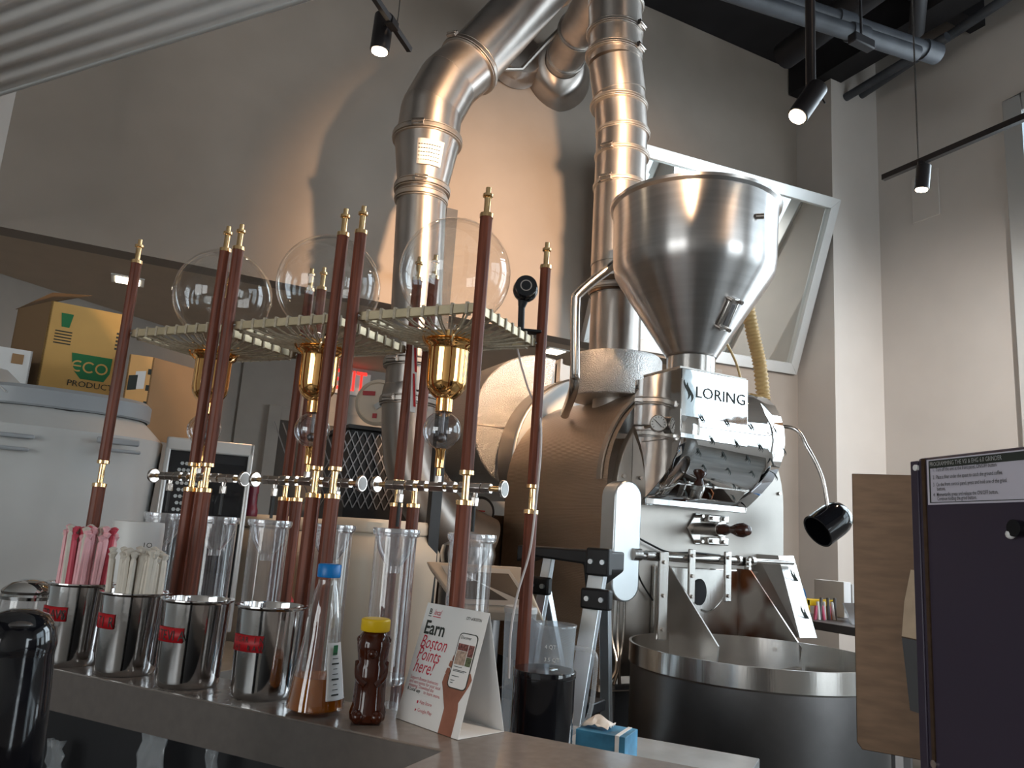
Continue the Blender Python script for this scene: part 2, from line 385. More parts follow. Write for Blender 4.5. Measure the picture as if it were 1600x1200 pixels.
window('window_added_left', 'X', -4.93, -3.5, .3, .5, 2.9, (-1.6,), ())  # added unseen window, opening for the left fill light
window('window_3', 'Y', -3.85, 2.5, 5.2, .8, 3.1, (3.85,), ())
# black roof deck edge along the top of the back wall, joists and ceiling pipes
bm_ = MB()
bm_.bb((1.2, WY - .45, CEIL - .16), (XA, WY - .004, CEIL - .004)); struct(bm_.build('trim_1', black))
bj = MB(); bj.bb((XA - .10, .5, CEIL - .42), (XA + .12, WY - .01, CEIL - .004)); struct(bj.build('trim_2', black))
bj = MB()
for yy in (3.2, 2.2, 1.2): bj.bb((1.5, yy - .06, CEIL - .3), (XB, yy + .06, CEIL - .004))
struct(bj.build('trim_3', black))
# access panel on the right wall
ap = MB(); pa = atX(1425, 280, XB); pb = atX(1470, 335, XB)
ap.bb((XB - .012, pb.y, pb.z), (XB - .001, pa.y, pa.z)); struct(ap.build('trim_4', lightwall, None, .004))

def cpipe(a, b, r, label, m=pipe_grey, coup=()):
    o = thing('ceiling_pipe', label, 'pipe', (Vector(a) + Vector(b)) / 2)
    p = MB(); p.cyl(a, b, r, seg=16); p.build('pipe_run', m, o)
    for t in coup:
        c = Vector(a).lerp(Vector(b), t); d = (Vector(b) - Vector(a)).normalized() * .06
        k = MB(); k.cyl(c - d, c + d, r * 1.22, seg=16); k.build('coupling', m, o)
    return o
def line_at_z(p1, p2, z, ext0=0, ext1=0):
    a = atZ(*p1, z); b = atZ(*p2, z); d = b - a; return a - d * ext0, b + d * ext1
a, b = line_at_z((1270, 18), (1462, 84), 4.6, .7, 0); cpipe(a, b, .055, 'upper of two grey pipes crossing under the black ceiling, ending at the open elbow', coup=(.55, .97))
a, b = line_at_z((1205, 10), (1432, 84), 4.5, .7, 0); cpipe(a, b, .05, 'lower of two parallel grey pipes crossing under the black ceiling', coup=(.75,))
a = atY(1322, 152, YB - .002); b = atZ(1445, 78, a.z); b = b + (b - a) * .25; cpipe(a, b, .035, 'dark sprinkler pipe entering the corner pier, left one of two')
a = atY(1346, 148, YB - .002); b = atZ(1560, 5, a.z); b = b + (b - a) * .3; cpipe(a, b, .036, 'long dark sprinkler pipe entering the corner pier, right one of two')
a, b = line_at_z((1225, 88), (1330, 10), 5.0, .0, .6); cpipe(a, b, .10, 'thick black pipe at the top of the back wall corner', black)
a, b = line_at_z((1432, 50), (1436, 0), 4.9, .0, .6); cpipe(a, b, .05, 'short black pipe end hanging above the grey pipes', black)
o = MB(); P = atZ(1346, 66, 4.35); o.box(P, (.17, .06, .06)); o.bb((P.x - .008, P.y - .008, P.z), (P.x + .008, P.y + .008, CEIL)); tag(o.build('cable_tray', black, None, .008), 'small black box fixed below the grey ceiling pipes', 'box')

# canopy over the bar: ribbed glossy sheet
cz = 2.55
p0 = atZ(0, 146, cz); p1 = atZ(470, 0, cz); d = (p1 - p0).normalized(); pn = Vector((-d.y, d.x, 0));
if pn.dot(-p0) < 0: pn = -pn
rows = []; 
for i in range(241):
    t = i / 240.0; off = t * 1.5
    zz = .006 * math.sin(off * 2 * PI / .055) * min(1, off / .05) + .04 * min(1, off / 1.0) + (.0 if off > .03 else .0)
    rows.append([p0 - d * 1.8 + pn * off + Vector((0, 0, zz)), p1 + d * 1.6 + pn * off + Vector((0, 0, zz))])
cn = MB(); cn.sheet(rows); ct = thing('canopy', 'white glossy ribbed canopy panel overhead at top left', 'canopy', p0)
cn.build('ribbed_panel', canvas, ct, 0, .006)
e = MB(); e.tube([p0 - d * 1.8, p1 + d * 1.6], .008); e.build('edge_bead', silverwhite, ct)

# far door with frame
dz = 2.28; A = atY(420, 632, FY); B = atY(600, 656, FY)
dt = MB(); x0 = A.x; x1 = x0 + 1.25
for (xa, xb, za, zb) in ((x0, x0 + .1, 0, dz), (x1 - .1, x1, 0, dz), (x0 + .1, x1 - .1, dz - .12, dz)): dt.bb((xa, FY - .05, za), (xb, FY + .02, zb))
do = struct(dt.build('door_1', lowwall, None, .004))
dl = MB(); dl.bb((x0 + .1, FY - .035, .01), (x1 - .1, FY - .005, dz - .12)); dl.build('door_leaf', mat('dark_brown_door', (.07, .055, .045), .5), do)
hd = MB(); hd.cyl((x1 - .2, FY - .10, 1.0), (x1 - .2, FY - .035, 1.0), .02); hd.build('door_handle', nickel, do)
# exit sign
P0 = atY(525, 577, FY - .06); P1 = atY(574, 617, FY - .06)
ex = thing('exit_sign', 'red lit EXIT sign above the far dark door', 'sign', (P0 + P1) / 2)
s = MB(); s.bb((P0.x - .06, FY - .05, P1.z - .02), (P1.x + .02, FY - .005, P0.z + .0)); s.build('sign_housing', white_pl, ex, .004)
text('EXIT', 'exit_letters', exit_red, ex, (P0.x - .04, FY - .053, P1.z + .02), (1, 0, 0), (0, 0, 1), .25, .001, bold=.012, w_scale=.62)
# downlights in the low ceiling
for i, (px, py) in enumerate(((200, 437), (865, 548))):
    P = atZ(px, py, SOF); o = thing('downlight', ['lit square downlight in the low ceiling left of the towers', 'lit downlight in the low ceiling beside the steel drum'][i], 'light', P)
    s = MB(); s.bb((P.x - .09, P.y - .09, SOF - .008), (P.x + .09, P.y + .09, SOF - .001)); s.build('trim_ring', white_pl, o)
    s = MB(); s.bb((P.x - .065, P.y - .065, SOF - .012), (P.x + .065, P.y + .065, SOF - .0085)); s.build('lamp_face', down_glow, o)
    l = bpy.data.lights.new('downlight_lamp', 'SPOT'); l.energy = 22; l.color = (1, .75, .5); l.spot_size = rad(130); l.spot_blend = 1; l.shadow_soft_size = .06
    lo = bpy.data.objects.new('downlight_lamp', l); COL.objects.link(lo); lo.location = (P.x, P.y, SOF - .02)

# track lights -------------------------------------------------------
def track_spot(name, label, P, aim, dia, ln, arm_to=None, power=25, glowr=.8):
    o = thing(name, label, 'light', P); aim = Vector(aim).normalized(); P = Vector(P)
    s = MB(); s.cyl(P - aim * ln, P, dia / 2, seg=24); s.build('lamp_barrel', blackmetal, o, .003)
    g = MB(); g.cyl(P + aim * .0005, P + aim * .004, dia / 2 * glowr, seg=20); g.build('lamp_face', lamp_glow, o)
    if arm_to is not None:
        k = MB(); k.cyl(P - aim * ln * .75, arm_to, .010, seg=10); k.box(Vector(arm_to), (.05, .03, .03), rad(45)); k.build('swivel_arm', blackmetal, o)
    sp = spot('track_lamp', P + aim * .01, P + aim, power, WARM, 60, .7, .025)
    return o
a = atZ(640, 78, 3.2); b = atZ(588, 0, 3.2); dd_ = (b - a)
tr = thing('lighting_track', 'short black track end with hanging wire at top left of the big duct', 'track', a)
s = MB(); s.tube([a, b + dd_ * 1.5], .014, 4); s.build('track_rail', blackmetal, tr)
s = MB(); q = a.lerp(b, .42); s.tube(smoothpath([q, q + Vector((0, .0, .2)), q + Vector((-.02, 0, .9))]), .003, 6); s.build('hanger_wire', nickel, tr)
P = dst(593, 80, (Vector((a.x, a.y))).length * .985); arm = a.lerp(b, .55)
track_spot('track_spotlight', 'black spotlight shining at top centre left of the big duct', P, (-.02, .05, -1), .075, .15, arm)
# spotlight on pendant stem
P = dst(1246, 182, 2.70); top = dst(1267, 140, 2.74)
o = track_spot('track_spotlight', 'black spotlight tilted on a long black stem above the hopper', P, (-.50, .10, -.80), .075, .16)
s = MB(); s.cyl(top, (top.x, top.y, CEIL), .018, seg=14); s.build('stem', blackmetal, o)
s = MB(); s.tube(smoothpath([top, top + Vector((.035, 0, .0)), top + Vector((.05, -.02, -.05))]), .003, 6); s.build('lamp_cord', rubber, o)
# right track
tx = 3.2
a = atX(1380, 278, tx); b = atX(1600, 176, tx); tzz = a.z; b = Vector((tx, b.y, tzz)); dd_ = b - a
tr = thing('lighting_track', 'long black lighting track running to the right edge', 'track', a)
s = MB(); s.box((a + b + dd_) / 2, (.026, (2 * dd_).length, .028)); s.build('track_rail', blackmetal, tr)
q = atX(1435, 255, tx); s = MB(); s.tube([Vector((tx, q.y, tzz)), Vector((tx, q.y, CEIL))], .004, 6); s.build('hanger_wire', nickel, tr)
P = atX(1440, 296, tx); track_spot('track_spotlight', 'black spotlight under the long track at right', P, (-.05, .1, -1), .065, .12, Vector((tx, P.y, tzz - .02)))

# ================================================================== MIRROR
mr = thing('framed_mirror', 'large white framed mirror tilted forward behind the hopper', 'mirror', (3.7, 4.2, 3.4))
TR = Vector((4.749, 4.0, 4.123)); BR = Vector((4.749, 4.462, 2.778)); TL = Vector((2.72, 4.0, 4.02)); BL = Vector((2.72, 4.462, 2.70))
nm = (TL - TR).cross(BR - TR).normalized()
if nm.y > 0: nm = -nm
def lerp4(u, v): return (TL.lerp(TR, u)).lerp(BL.lerp(BR, u), v)
fu, fv = .042, .06
for q4 in (((0, 0), (1, 0), (1 - fu, fv), (fu, fv)), ((1, 0), (1, 1), (1 - fu, 1 - fv), (1 - fu, fv)), ((1, 1), (0, 1), (fu, 1 - fv), (1 - fu, 1 - fv)), ((0, 1), (0, 0), (fu, fv), (fu, 1 - fv))):
    s = MB(); s.prism([lerp4(*q_) - nm * .03 for q_ in q4], nm * .06); s.build('frame_bar', silverwhite, mr, .003)
s = MB(); s.prism([lerp4(*q_) - nm * .02 for q_ in ((fu * .8, fv * .8), (1 - fu * .8, fv * .8), (1 - fu * .8, 1 - fv * .8), (fu * .8, 1 - fv * .8))], nm * .02); s.build('mirror_glass', mirror_m, mr)
# ================================================================== DUCTS
def ring(s, c, n, r, h=.012, seg=36):
    n = Vector(n).normalized(); c = Vector(c); s.cyl(c - n * h / 2, c + n * h / 2, r, seg=seg); return s
def clamp(parent, c, n, r, latch=None, h=.022):
    s = MB(); ring(s, c, n, r, h); ring(s, Vector(c) + Vector(n).normalized() * h * .8, n, r * 1.0 - .003, .006); ring(s, Vector(c) - Vector(n).normalized() * h * .8, n, r - .003, .006)
    o = s.build('clamp_band', steel_soft, parent, .002)
    if latch is not None:
        k = MB(); L = Vector(latch).normalized(); t = Vector(n).normalized().cross(L); M = Matrix((t, L, Vector(n).normalized())).transposed()
        k.box(Vector(c) + L * (r + .008), (.06, .016, .03), M=M); k.cyl(Vector(c) + L * (r + .018) - t * .03, Vector(c) + L * (r + .018) + t * .03, .005, seg=8)
        k.build('latch', nickel, o, .002)
    return o
tocam = Vector((-.3, -.95, -.1))
D1Y = 3.3
d1 = thing('exhaust_duct', 'large steel exhaust duct with elbow and cone rising behind the rightmost glass globe', 'duct', (1.1, D1Y, 2.4))
c_lo = Vector((1.12, D1Y, 1.95)); c_a = Vector((1.085, D1Y, 2.93)); c_b = Vector((1.088, D1Y, 3.19)); c_c = Vector((1.095, D1Y, 3.34))
s = MB(); s.tube([c_lo, Vector((1.115, D1Y, 2.3)), c_a], .118, 36); s.build('vertical_pipe', duct_m, d1)
s = MB(); s.cyl(c_a, c_b, .118, .158, 36); s.build('reducer_cone', duct_m, d1)
e2 = Vector((1.165, D1Y, 3.52)); e3 = Vector((1.27, D1Y, 3.66))
dd_ = Vector((.58, 0, .92)).normalized()
top = e3 + dd_ * 1.9
s = MB(); s.tube([c_b, c_c], .150, 36); s.tube([c_c, e2], .150, 36); s.tube([e2, e3], .150, 36); s.ball(c_c, .149, 36, 18); s.ball(e2, .149, 36, 18); s.build('elbow', duct_m, d1)
s = MB(); s.cyl(e3, top, .146, seg=36); s.build('slanted_pipe', duct_m, d1)
clamp(d1, c_a, (0, 0, 1), .135, (-.4, -1, 0)); clamp(d1, c_a + Vector((0, 0, -.05)), (0, 0, 1), .128)
clamp(d1, c_b, (0, 0, 1), .170, (-.7, -1, 0)); clamp(d1, e3, dd_, .166, (-1, -.6, .6)); clamp(d1, e3 + dd_ * .80, dd_, .162)
P = atY(648, 245, D1Y - .14); s = MB(); rows = []
for i in range(7):
    a_ = rad(-125 + i * 8); rows.append([(1.086 + .139 * math.cos(a_) * 1.0, D1Y + .139 * math.sin(a_), 3.00), (1.087 + .155 * math.cos(a_), D1Y + .155 * math.sin(a_), 3.12)])
s.sheet(rows); s.build('paper_label', white_p, d1, 0, .001)
s = MB(); 
for i in range(9):
    a_ = rad(-121 + i * 4.5)
    for k in range(5): s.box((1.0865 + (.1425 + k * .003) * math.cos(a_), D1Y + (.1425 + k * .003) * math.sin(a_), 3.02 + k * .018), (.008, .002, .003), a_ + PI / 2)
s.build('label_print', inkdark, d1)
# lower part: collars and the big elbow into the roaster
s = MB(); zc1 = zat(1.12, D1Y - .1, 565); zc2 = zat(1.12, D1Y - .1, 625)
lower = thing('steel_elbow_duct', 'lower steel elbow duct curving down behind the wooden posts', 'duct', (1.3, D1Y, 1.5))
s.tube(smoothpath([(1.12, D1Y, 1.945), (1.12, D1Y, zc2), (1.16, D1Y - .02, 1.62), (1.30, D1Y - .05, 1.40), (1.52, D1Y - .05, 1.30)], 6), .125, 36)
s.build('curved_pipe', duct_m, lower)
clamp(lower, (1.12, D1Y, zc1), (0, 0, 1), .137, (-1, -.6, 0)); clamp(lower, (1.12, D1Y, zc2), (0, 0, 1), .137, (-1, -.6, 0))

D2Y = 2.9
d2 = thing('flue_pipe', 'straight segmented steel flue pipe rising behind the hopper', 'duct', (1.95, D2Y, 2.2))
prev = None
segs = [((1.95, 2.16), .118), ((1.946, 2.47), .121), ((1.944, 2.62), .124), ((1.940, 3.30), .126), ((1.915, 3.50), .130), ((1.885, 3.66), .133), ((1.868, 3.97), .136), ((1.86, 4.14), .138)]
for i in range(len(segs) - 1):
    (xa, za), ra = segs[i]; (xb, zb), rb = segs[i + 1]
    s = MB(); s.cyl((xa, D2Y, za), (xb, D2Y, zb), ra, ra * .995, 36); s.build('pipe_section', duct_m, d2)
s = MB(); s.tube(smoothpath([(1.86, D2Y, 4.14), (1.855, D2Y + .02, 4.30), (1.84, D2Y + .16, 4.46), (1.82, D2Y + .5, 4.55)], 5), .138, 36); s.build('top_elbow', duct_m, d2)
for zz, latch in ((2.50, None), (3.02, (-1, -.5, 0)), (3.18, (-1, -.5, 0)), (3.30, None), (3.44, None), (3.70, (.5, -1, 0)), (3.82, (.5, -1, 0)), (3.98, None), (4.08, (.3, -1, 0))):
    xx = 1.945 if zz < 3.35 else (1.915 if zz < 3.6 else 1.872)
    clamp(d2, (xx, D2Y, zz), (0, 0, 1), .134 if zz < 3.35 else .142, latch, .014)
s = MB(); s.cyl((1.946, D2Y, 2.475), (1.945, D2Y, 2.545), .128, seg=36); s.build('tinted_band', brownsteel, d2)
# wall pipe with conical flange between the ducts
wp_ = thing('vent_pipe', 'steel vent pipe with wide conical flange high between the two ducts', 'duct', (2.3, 4.2, 4.6))
a = atY(868, 118, 4.44); b = atY(930, 0, 3.5); ax = (b - a).normalized()
s = MB(); s.cyl(a, b + ax * .6, .125, seg=32); s.build('pipe_run', duct_m, wp_)
s = MB(); s.cyl(a - ax * .02, a + ax * .22, .26, .13, 36, False); s.build('cone_flange', duct_m, wp_, 0, .004)
clamp(wp_, a + ax * .30, ax, .14); clamp(wp_, a + ax * .62, ax, .14)
wp2 = thing('vent_flange', 'pale round wall flange half hidden behind the slanted duct', 'duct', (1.9, 4.4, 4.3))
c = atY(803, 95, WY - .02); s = MB(); s.cyl(c, c + Vector((0, -.12, 0)), .21, .15, 36); s.build('flange_disc', duct_m, wp2)
s = MB(); s.tube([atY(778, 108, 3.9), atY(815, 108, 3.9), atY(850, 70, 3.9), atY(908, 12, 3.9), atY(905, -30, 3.9)], .014, 8); tag(s.build('hanger_rod', steel_soft), 'bent steel hanger rod between the two ducts', 'rod')
# dark strut behind duct 1
a = atY(706, 300, 3.7); b = atY(706, 480, 3.7)
s = MB(); s.tube([Vector((a.x, 3.7, 2.2)), Vector((a.x, 3.7, 3.05))], .045, 4, True); s.bb((a.x - .02, 3.7, 2.85), (a.x + .02, WY, 2.90)); tag(s.build('dark_support_post', pipe_grey), 'dark square post directly behind the large duct', 'post')

# ================================================================== ROASTER
PY = 2.5
ro = thing('coffee_roaster', 'large stainless coffee roaster with polished hood and ribbed drum body', 'coffee roaster', (2.15, 2.5, 0))
def arch(cx, zc, r, zb, n=28):
    return [(cx + r * math.cos(a), zc + r * math.sin(a)) for a in [PI * i / n for i in range(n + 1)]] + [(cx - r, zb), (cx + r, zb)]
s = MB(); s.prism([(x, PY, z) for x, z in arch(2.155, 1.545, .44, .86)], (0, .035, 0)); fp = s.build('front_plate', steel_soft, ro, .003)
s = MB()
for a in [rad(q) for q in (8, 30, 150, 172)]: s.cyl((2.155 + .415 * math.cos(a), PY - .010, 1.545 + .415 * math.sin(a)), (2.155 + .415 * math.cos(a), PY, 1.545 + .415 * math.sin(a)), .008, seg=8)
for zz in (1.15, 1.3): s.cyl((2.57, PY - .01, zz), (2.57, PY, zz), .008, seg=8)
s.build_loose('bolt', nickel, fp)
s = MB(); pr = [(x, PY + .035, z) for x, z in arch(2.14, 1.59, .445, .80)]; n = len(pr)
vs = pr + [(p[0], 3.42, p[2]) for p in pr]; s.add(vs, [(i, i + 1, n + i + 1, n + i) for i in range(n - 1)], True); s.add(vs, [tuple(range(n, 2 * n))])
s.build('ribbed_body', ribbed, ro)
s = MB()
for yy in (PY + .07,): 
    rows = []
    for r_ in (.447, .455):
        rows.append([(2.14 + r_ * math.cos(PI * i / 40), yy, 1.59 + r_ * math.sin(PI * i / 40)) for i in range(41)])
    for r_ in (.455, .447):
        rows.append([(2.14 + r_ * math.cos(PI * i / 40), yy + .03, 1.59 + r_ * math.sin(PI * i / 40)) for i in range(41)])
    s.sheet(rows)
s.build('body_ring', steel_soft, ro)
# hood
prof = [(2.44, 1.992), (2.40, 1.990), (2.335, 1.983), (2.274, 1.960), (2.225, 1.925), (2.19, 1.878), (2.170, 1.828), (2.165, 1.775), (2.175, 1.722), (2.197, 1.677), (2.24, 1.625), (2.307, 1.578), (2.37, 1.540), (2.42, 1.512)]
XL, XR = 1.785, 2.293
prof = [(2.44 - (2.44 - y) * .86, z) for y, z in prof]
hood = MB(); rows = [[(XL + (XR - XL) * i / 6, y, z) for i in range(7)] for y, z in prof]; hood.sheet(rows)
ho = hood.build('polished_hood', chrome, ro, 0, .004)
s = MB(); s.prism([(XR - .004, y, z) for y, z in prof] + [(2.498, 1.512), (2.498, 1.992)][0:0] + [(XR - .004, 2.498, 1.512), (XR - .004, 2.498, 1.992)], (.004, 0, 0)); s.build('hood_side', chrome, ho)
s = MB(); s.prism([(XL, y, z) for y, z in prof[1:]] + [(XL, 2.498, 1.512), (XL, 2.498, 1.99)], (.004, 0, 0)); s.build('hood_side', chrome, ho)
s = MB(); s.bb((XL, 2.405, 1.498), (XR, 2.425, 1.528)); s.bb((XL, 2.40, 1.494), (XL + .03, 2.5, 1.50)); s.build('hood_lip', chrome, ho, .003)
s = MB(); YF = 2.205; s.bb((XL - .004, YF, 1.735), (2.104, 2.44, 1.995)); s.build('polished_box', chrome, ho, .003)
s = MB(); s.bb((XL - .004, YF + .01, 1.995), (2.104, 2.44, 2.003)); s.build('box_top', steel_soft, ho)
T0 = atY(1084, 627, YF - .001); text('LORING', 'front_lettering', inkdark, ho, (1.845, YF - .001, 1.893), (1, 0, 0), (0, 0, 1), .060, .0006, w_scale=1.12)
def flame(px, pz, Y, sc_, parent=None, mm=inkdark, nrm=(0, -1, 0)):
    s = MB()
    for k in (0, 1):
        pts = []; 
        for i in range(9):
            t = i / 8; xx = .012 * math.sin(t * 2 * PI * .75 + .4) + k * .014; pts.append((xx, (t - .5) * .07 - k * .008, .0055 * math.sin(PI * t)))
        L = [(x - w_, z) for x, z, w_ in pts] + [(x + w_, z) for x, z, w_ in pts[::-1]]
        s.prism([(px + x * sc_, Y, pz + z * sc_) for x, z in L], (0, -.0006, 0))
    return s.build('flame_mark', mm, parent or ho)
flame(1.806, 1.915, YF - .001, 1.05)
def prof_at(t):
    i = min(int(t), len(prof) - 2); f_ = t - i; return prof[i][0] + (prof[i + 1][0] - prof[i][0]) * f_, prof[i][1] + (prof[i + 1][1] - prof[i][1]) * f_
for r_, (tt, n_) in enumerate(((6.2, 4), (7.6, 4), (8.6, 4), (9.6, 4), (10.6, 3), (11.6, 3))):
    y, z = prof_at(tt)
    for i in range(n_): flame(XL + .09 + .12 * i + .05 * (r_ % 2), z, y - .004 - .003, .5)
# hopper
hc = (1.935, 2.34)
hp = thing('feed_hopper', 'spun steel bean hopper with conical base on top of the roaster', 'hopper', (hc[0], hc[1], 2.0))
s = MB(); s.lathe([(.332, 2.705), (.342, 2.700), (.340, 2.690), (.328, 2.680), (.324, 2.60), (.320, 2.46), (.312, 2.415), (.295, 2.385), (.100, 2.085), (.094, 2.075)], (hc[0], hc[1], 0), 72, cap=False); s.build('bowl_and_cone', hopper_m, hp, 0, .003)
s = MB(); s.lathe([(.094, 2.085), (.094, 2.003)], (hc[0], hc[1], 0), 40, cap=False); s.build('neck_tube', steel, hp)
# hopper depth is seen through sight window on the cone
ca = rad(-88); cn_ = Vector((math.cos(ca), math.sin(ca), 0)); sl = Vector((.195 * math.cos(ca), .195 * math.sin(ca), .300)).normalized(); out = Vector((cn_.x, cn_.y, -.65)).normalized(); tv = sl.cross(out)
cpt = Vector((hc[0], hc[1], 0)) + cn_ * .188 + Vector((0, 0, 2.222)); Mx = Matrix((tv, out, sl)).transposed()
s = MB(); s.box(cpt + out * .012, (.052, .016, .13), M=Mx); wd = s.build('sight_window_frame', steel, hp, .006)
s = MB(); s.box(cpt + out * .021, (.020, .004, .085), M=Mx); s.build('sight_glass', steel_dark, wd, .004)
s = MB()
for sx in (-1, 1):
    for sz in (-1, 1): q = cpt + tv * sx * .022 + sl * sz * .056; s.cyl(q, q + out * .034, .008, seg=10)
s.build_loose('thumb_screw', nickel, wd)
bp_ = Vector((hc[0], hc[1], 0)) + Vector((math.cos(rad(-86)), math.sin(rad(-86)), 0)) * .324 + Vector((0, 0, 2.565)); s = MB(); s.cyl(bp_, bp_ + Vector((.02, -.02, 0)), .011, seg=12); s.build('hex_bolt', nickel, hp)
# pressure gauge on the hood's left side
g0 = atX(1028, 663, 1.765); gd = Vector((-.55, -.83, 0)).normalized()
gg = thing('dial_gauge', 'small white dial gauge on the left side of the polished hood', 'gauge', g0)
s = MB(); s.cyl(g0 + gd * .0, g0 + gd * .03, .032, seg=28); s.cyl(g0, g0 + Vector((.015, .10, .0)), .006, seg=8); s.build('gauge_case', nickel, gg, .002)
s = MB(); s.cyl(g0 + gd * .0302, g0 + gd * .0312, .028, seg=28); dial = s.build('dial_face', white_pl, gg)
gx = Vector((0, 0, 1)).cross(gd).normalized() * -1; gz = Vector((0, 0, 1))
s = MB()
for k in range(11):
    a = rad(-130 + 26 * k); q = g0 + gd * .0316 + (gx * math.sin(a) + gz * math.cos(a)) * .023; s.box(q, (.002, .001, .006), M=Matrix((gx * math.cos(a) - gz * math.sin(a), gd, gx * math.sin(a) + gz * math.cos(a))).transposed())
s.tube([g0 + gd * .033 + gx * .014 + gz * .012, g0 + gd * .033 - gx * .012 - gz * .014], .0013, 4); s.build('needle_and_ticks', inkdark, dial)
# door handle pillar
s = MB(); hx = 1.675; z0_, z1_ = 1.14, 1.575
out_ = [(hx + .06 * math.cos(a), z1_ - .06 + .06 * math.sin(a)) for a in [PI * i / 10 for i in range(11)]] + [(hx + .06 * math.cos(a), z0_ + .06 + .06 * math.sin(a)) for a in [PI + PI * i / 10 for i in range(11)]]
s.prism([(x, 2.36, z) for x, z in out_], (0, .09, 0)); s.build('side_guard', alu, ro, .006)
s = MB()
for k, xx in enumerate((1.665, 1.69, 1.715)): s.tube(smoothpath([(xx, 2.42, 1.15), (xx, 2.42, 1.02), (xx - .02 * k, 2.38, .92), (xx - .05, 2.36, .86)]), .006, 8)
s.build('drain_pipe', steel, ro)
# crossbar with brackets
zb_ = 1.31; YB2 = 2.36
s = MB(); s.cyl((1.70, YB2, zb_ - .004), (2.50, YB2, zb_ + .004), .0105, seg=14); bar_ = s.build('pivot_bar', steel, ro)
s = MB(); s.cyl((1.70, YB2, zb_), (1.735, YB2, zb_), .022, seg=20); s.cyl((1.76, YB2, zb_), (1.80, YB2, zb_), .017, seg=16)
for xx in (2.20, 2.27): s.cyl((xx, YB2, zb_), (xx + .016, YB2, zb_), .020, seg=16)
s.build_loose('bar_collar', steel, bar_)
for px, ytop, ybot, wd_ in ((1036, 862, 1000, .042), (1080, 858, 942, .030), (1136, 862, 940, .032), (1167, 872, 890, .026)):
    A = atY(px, ytop, YB2 - .02); B = atY(px, ybot, YB2 - .02); s = MB(); s.bb((A.x - wd_ / 2, YB2 - .03, B.z), (A.x + wd_ / 2, YB2 - .018, A.z)); s.bb((A.x - wd_ / 2, YB2 - .03, zb_ - .02), (A.x - wd_ / 2 + .006, PY, zb_ + .015)); hb = s.build('hanger_bracket', steel, ro, .003)
    s = MB()
    for f_ in (.12, .5, .88): zz = B.z + (A.z - B.z) * f_; s.cyl((A.x, YB2 - .038, zz), (A.x, YB2 - .03, zz), .007, seg=10)
    s.build_loose('bolt', nickel, hb)
# discharge door
s = MB(); A = atY(1020, 890, PY - .01); B = atY(1200, 1020, PY - .01); s.bb((A.x, PY - .022, .93), (B.x, PY - .001, 1.27)); dd2 = s.build('discharge_door', steel, ro, .006)
c = atY(1093, 925, PY - .024); s = MB(); s.lathe([(.034, 0), (.034, .003)], (0, 0, 0), 28, Matrix.Rotation(PI / 2, 3, 'X')); 
for i in range(len(s.v)): s.v[i] = Vector((s.v[i].x, s.v[i].y, s.v[i].z * 1.5)) + c
s.build('port_opening', black, dd2)
s = MB(); s.tube(smoothpath([atY(1095, 953, 2.45), atY(1110, 955, 2.42), atY(1130, 935, 2.40), atY(1135, 930, 2.38)]), .004, 8); s.build('latch_rod', steel, dd2)
s = MB(); s.tube(smoothpath([atY(993, 838, 2.47), atY(1015, 850, 2.47), atY(1045, 863, 2.47), atY(1085, 864, 2.45), atY(1125, 868, 2.45)]), .004, 8); s.tube(smoothpath([atY(990, 870, 2.47), atY(1000, 905, 2.47), atY(1020, 938, 2.47)]), .0035, 8); s.build('thin_cable', rubber, ro)
# chute side plates (vanes) standing out into the cooling tray
for xv, top_, o1, o2, mm in ((1.915, (1045, 885), (1122, 1010), (1118, 1040), steel_soft), (2.32, (1172, 888), (1252, 1012), (1240, 1038), heat)):
    T = atX(*top_, xv); P1 = atX(*o1, xv); P2 = atX(*o2, xv)
    s = MB(); s.prism([(xv, PY - .01, 1.275), (xv, T.y, 1.275), (xv, P1.y, P1.z), (xv, P1.y + .008, P2.z), (xv, P2.y + .05, P2.z - .035), (xv, PY - .01, .95)], (.006, 0, 0)); s.build('chute_side_plate', mm, ro)
T = atY(1228, 868, 2.42); P1 = atX(1262, 997, 2.55)
s = MB(); q0 = atY(1216, 868, 2.40); q1 = atY(1240, 868, 2.40); q2 = atY(1277, 997, 2.20); q3 = atY(1250, 997, 2.20)
s.prism([q0, q1, q2, q3], (0, .005, 0)); ramp = s.build('chute_ramp', steel, ro, .001)
s = MB(); s.prism([q0, q3, (q3.x + .02, PY, q3.z), (q0.x - .02, PY, q0.z)], (.004, 0, 0)); s.build('chute_side_plate', steel_soft, ro)
for t_ in (.30, .75):
    c = q0.lerp(q3, t_).lerp(q1.lerp(q2, t_), .5); flame(c.x, c.z, c.y - .006, 1.25, ramp)
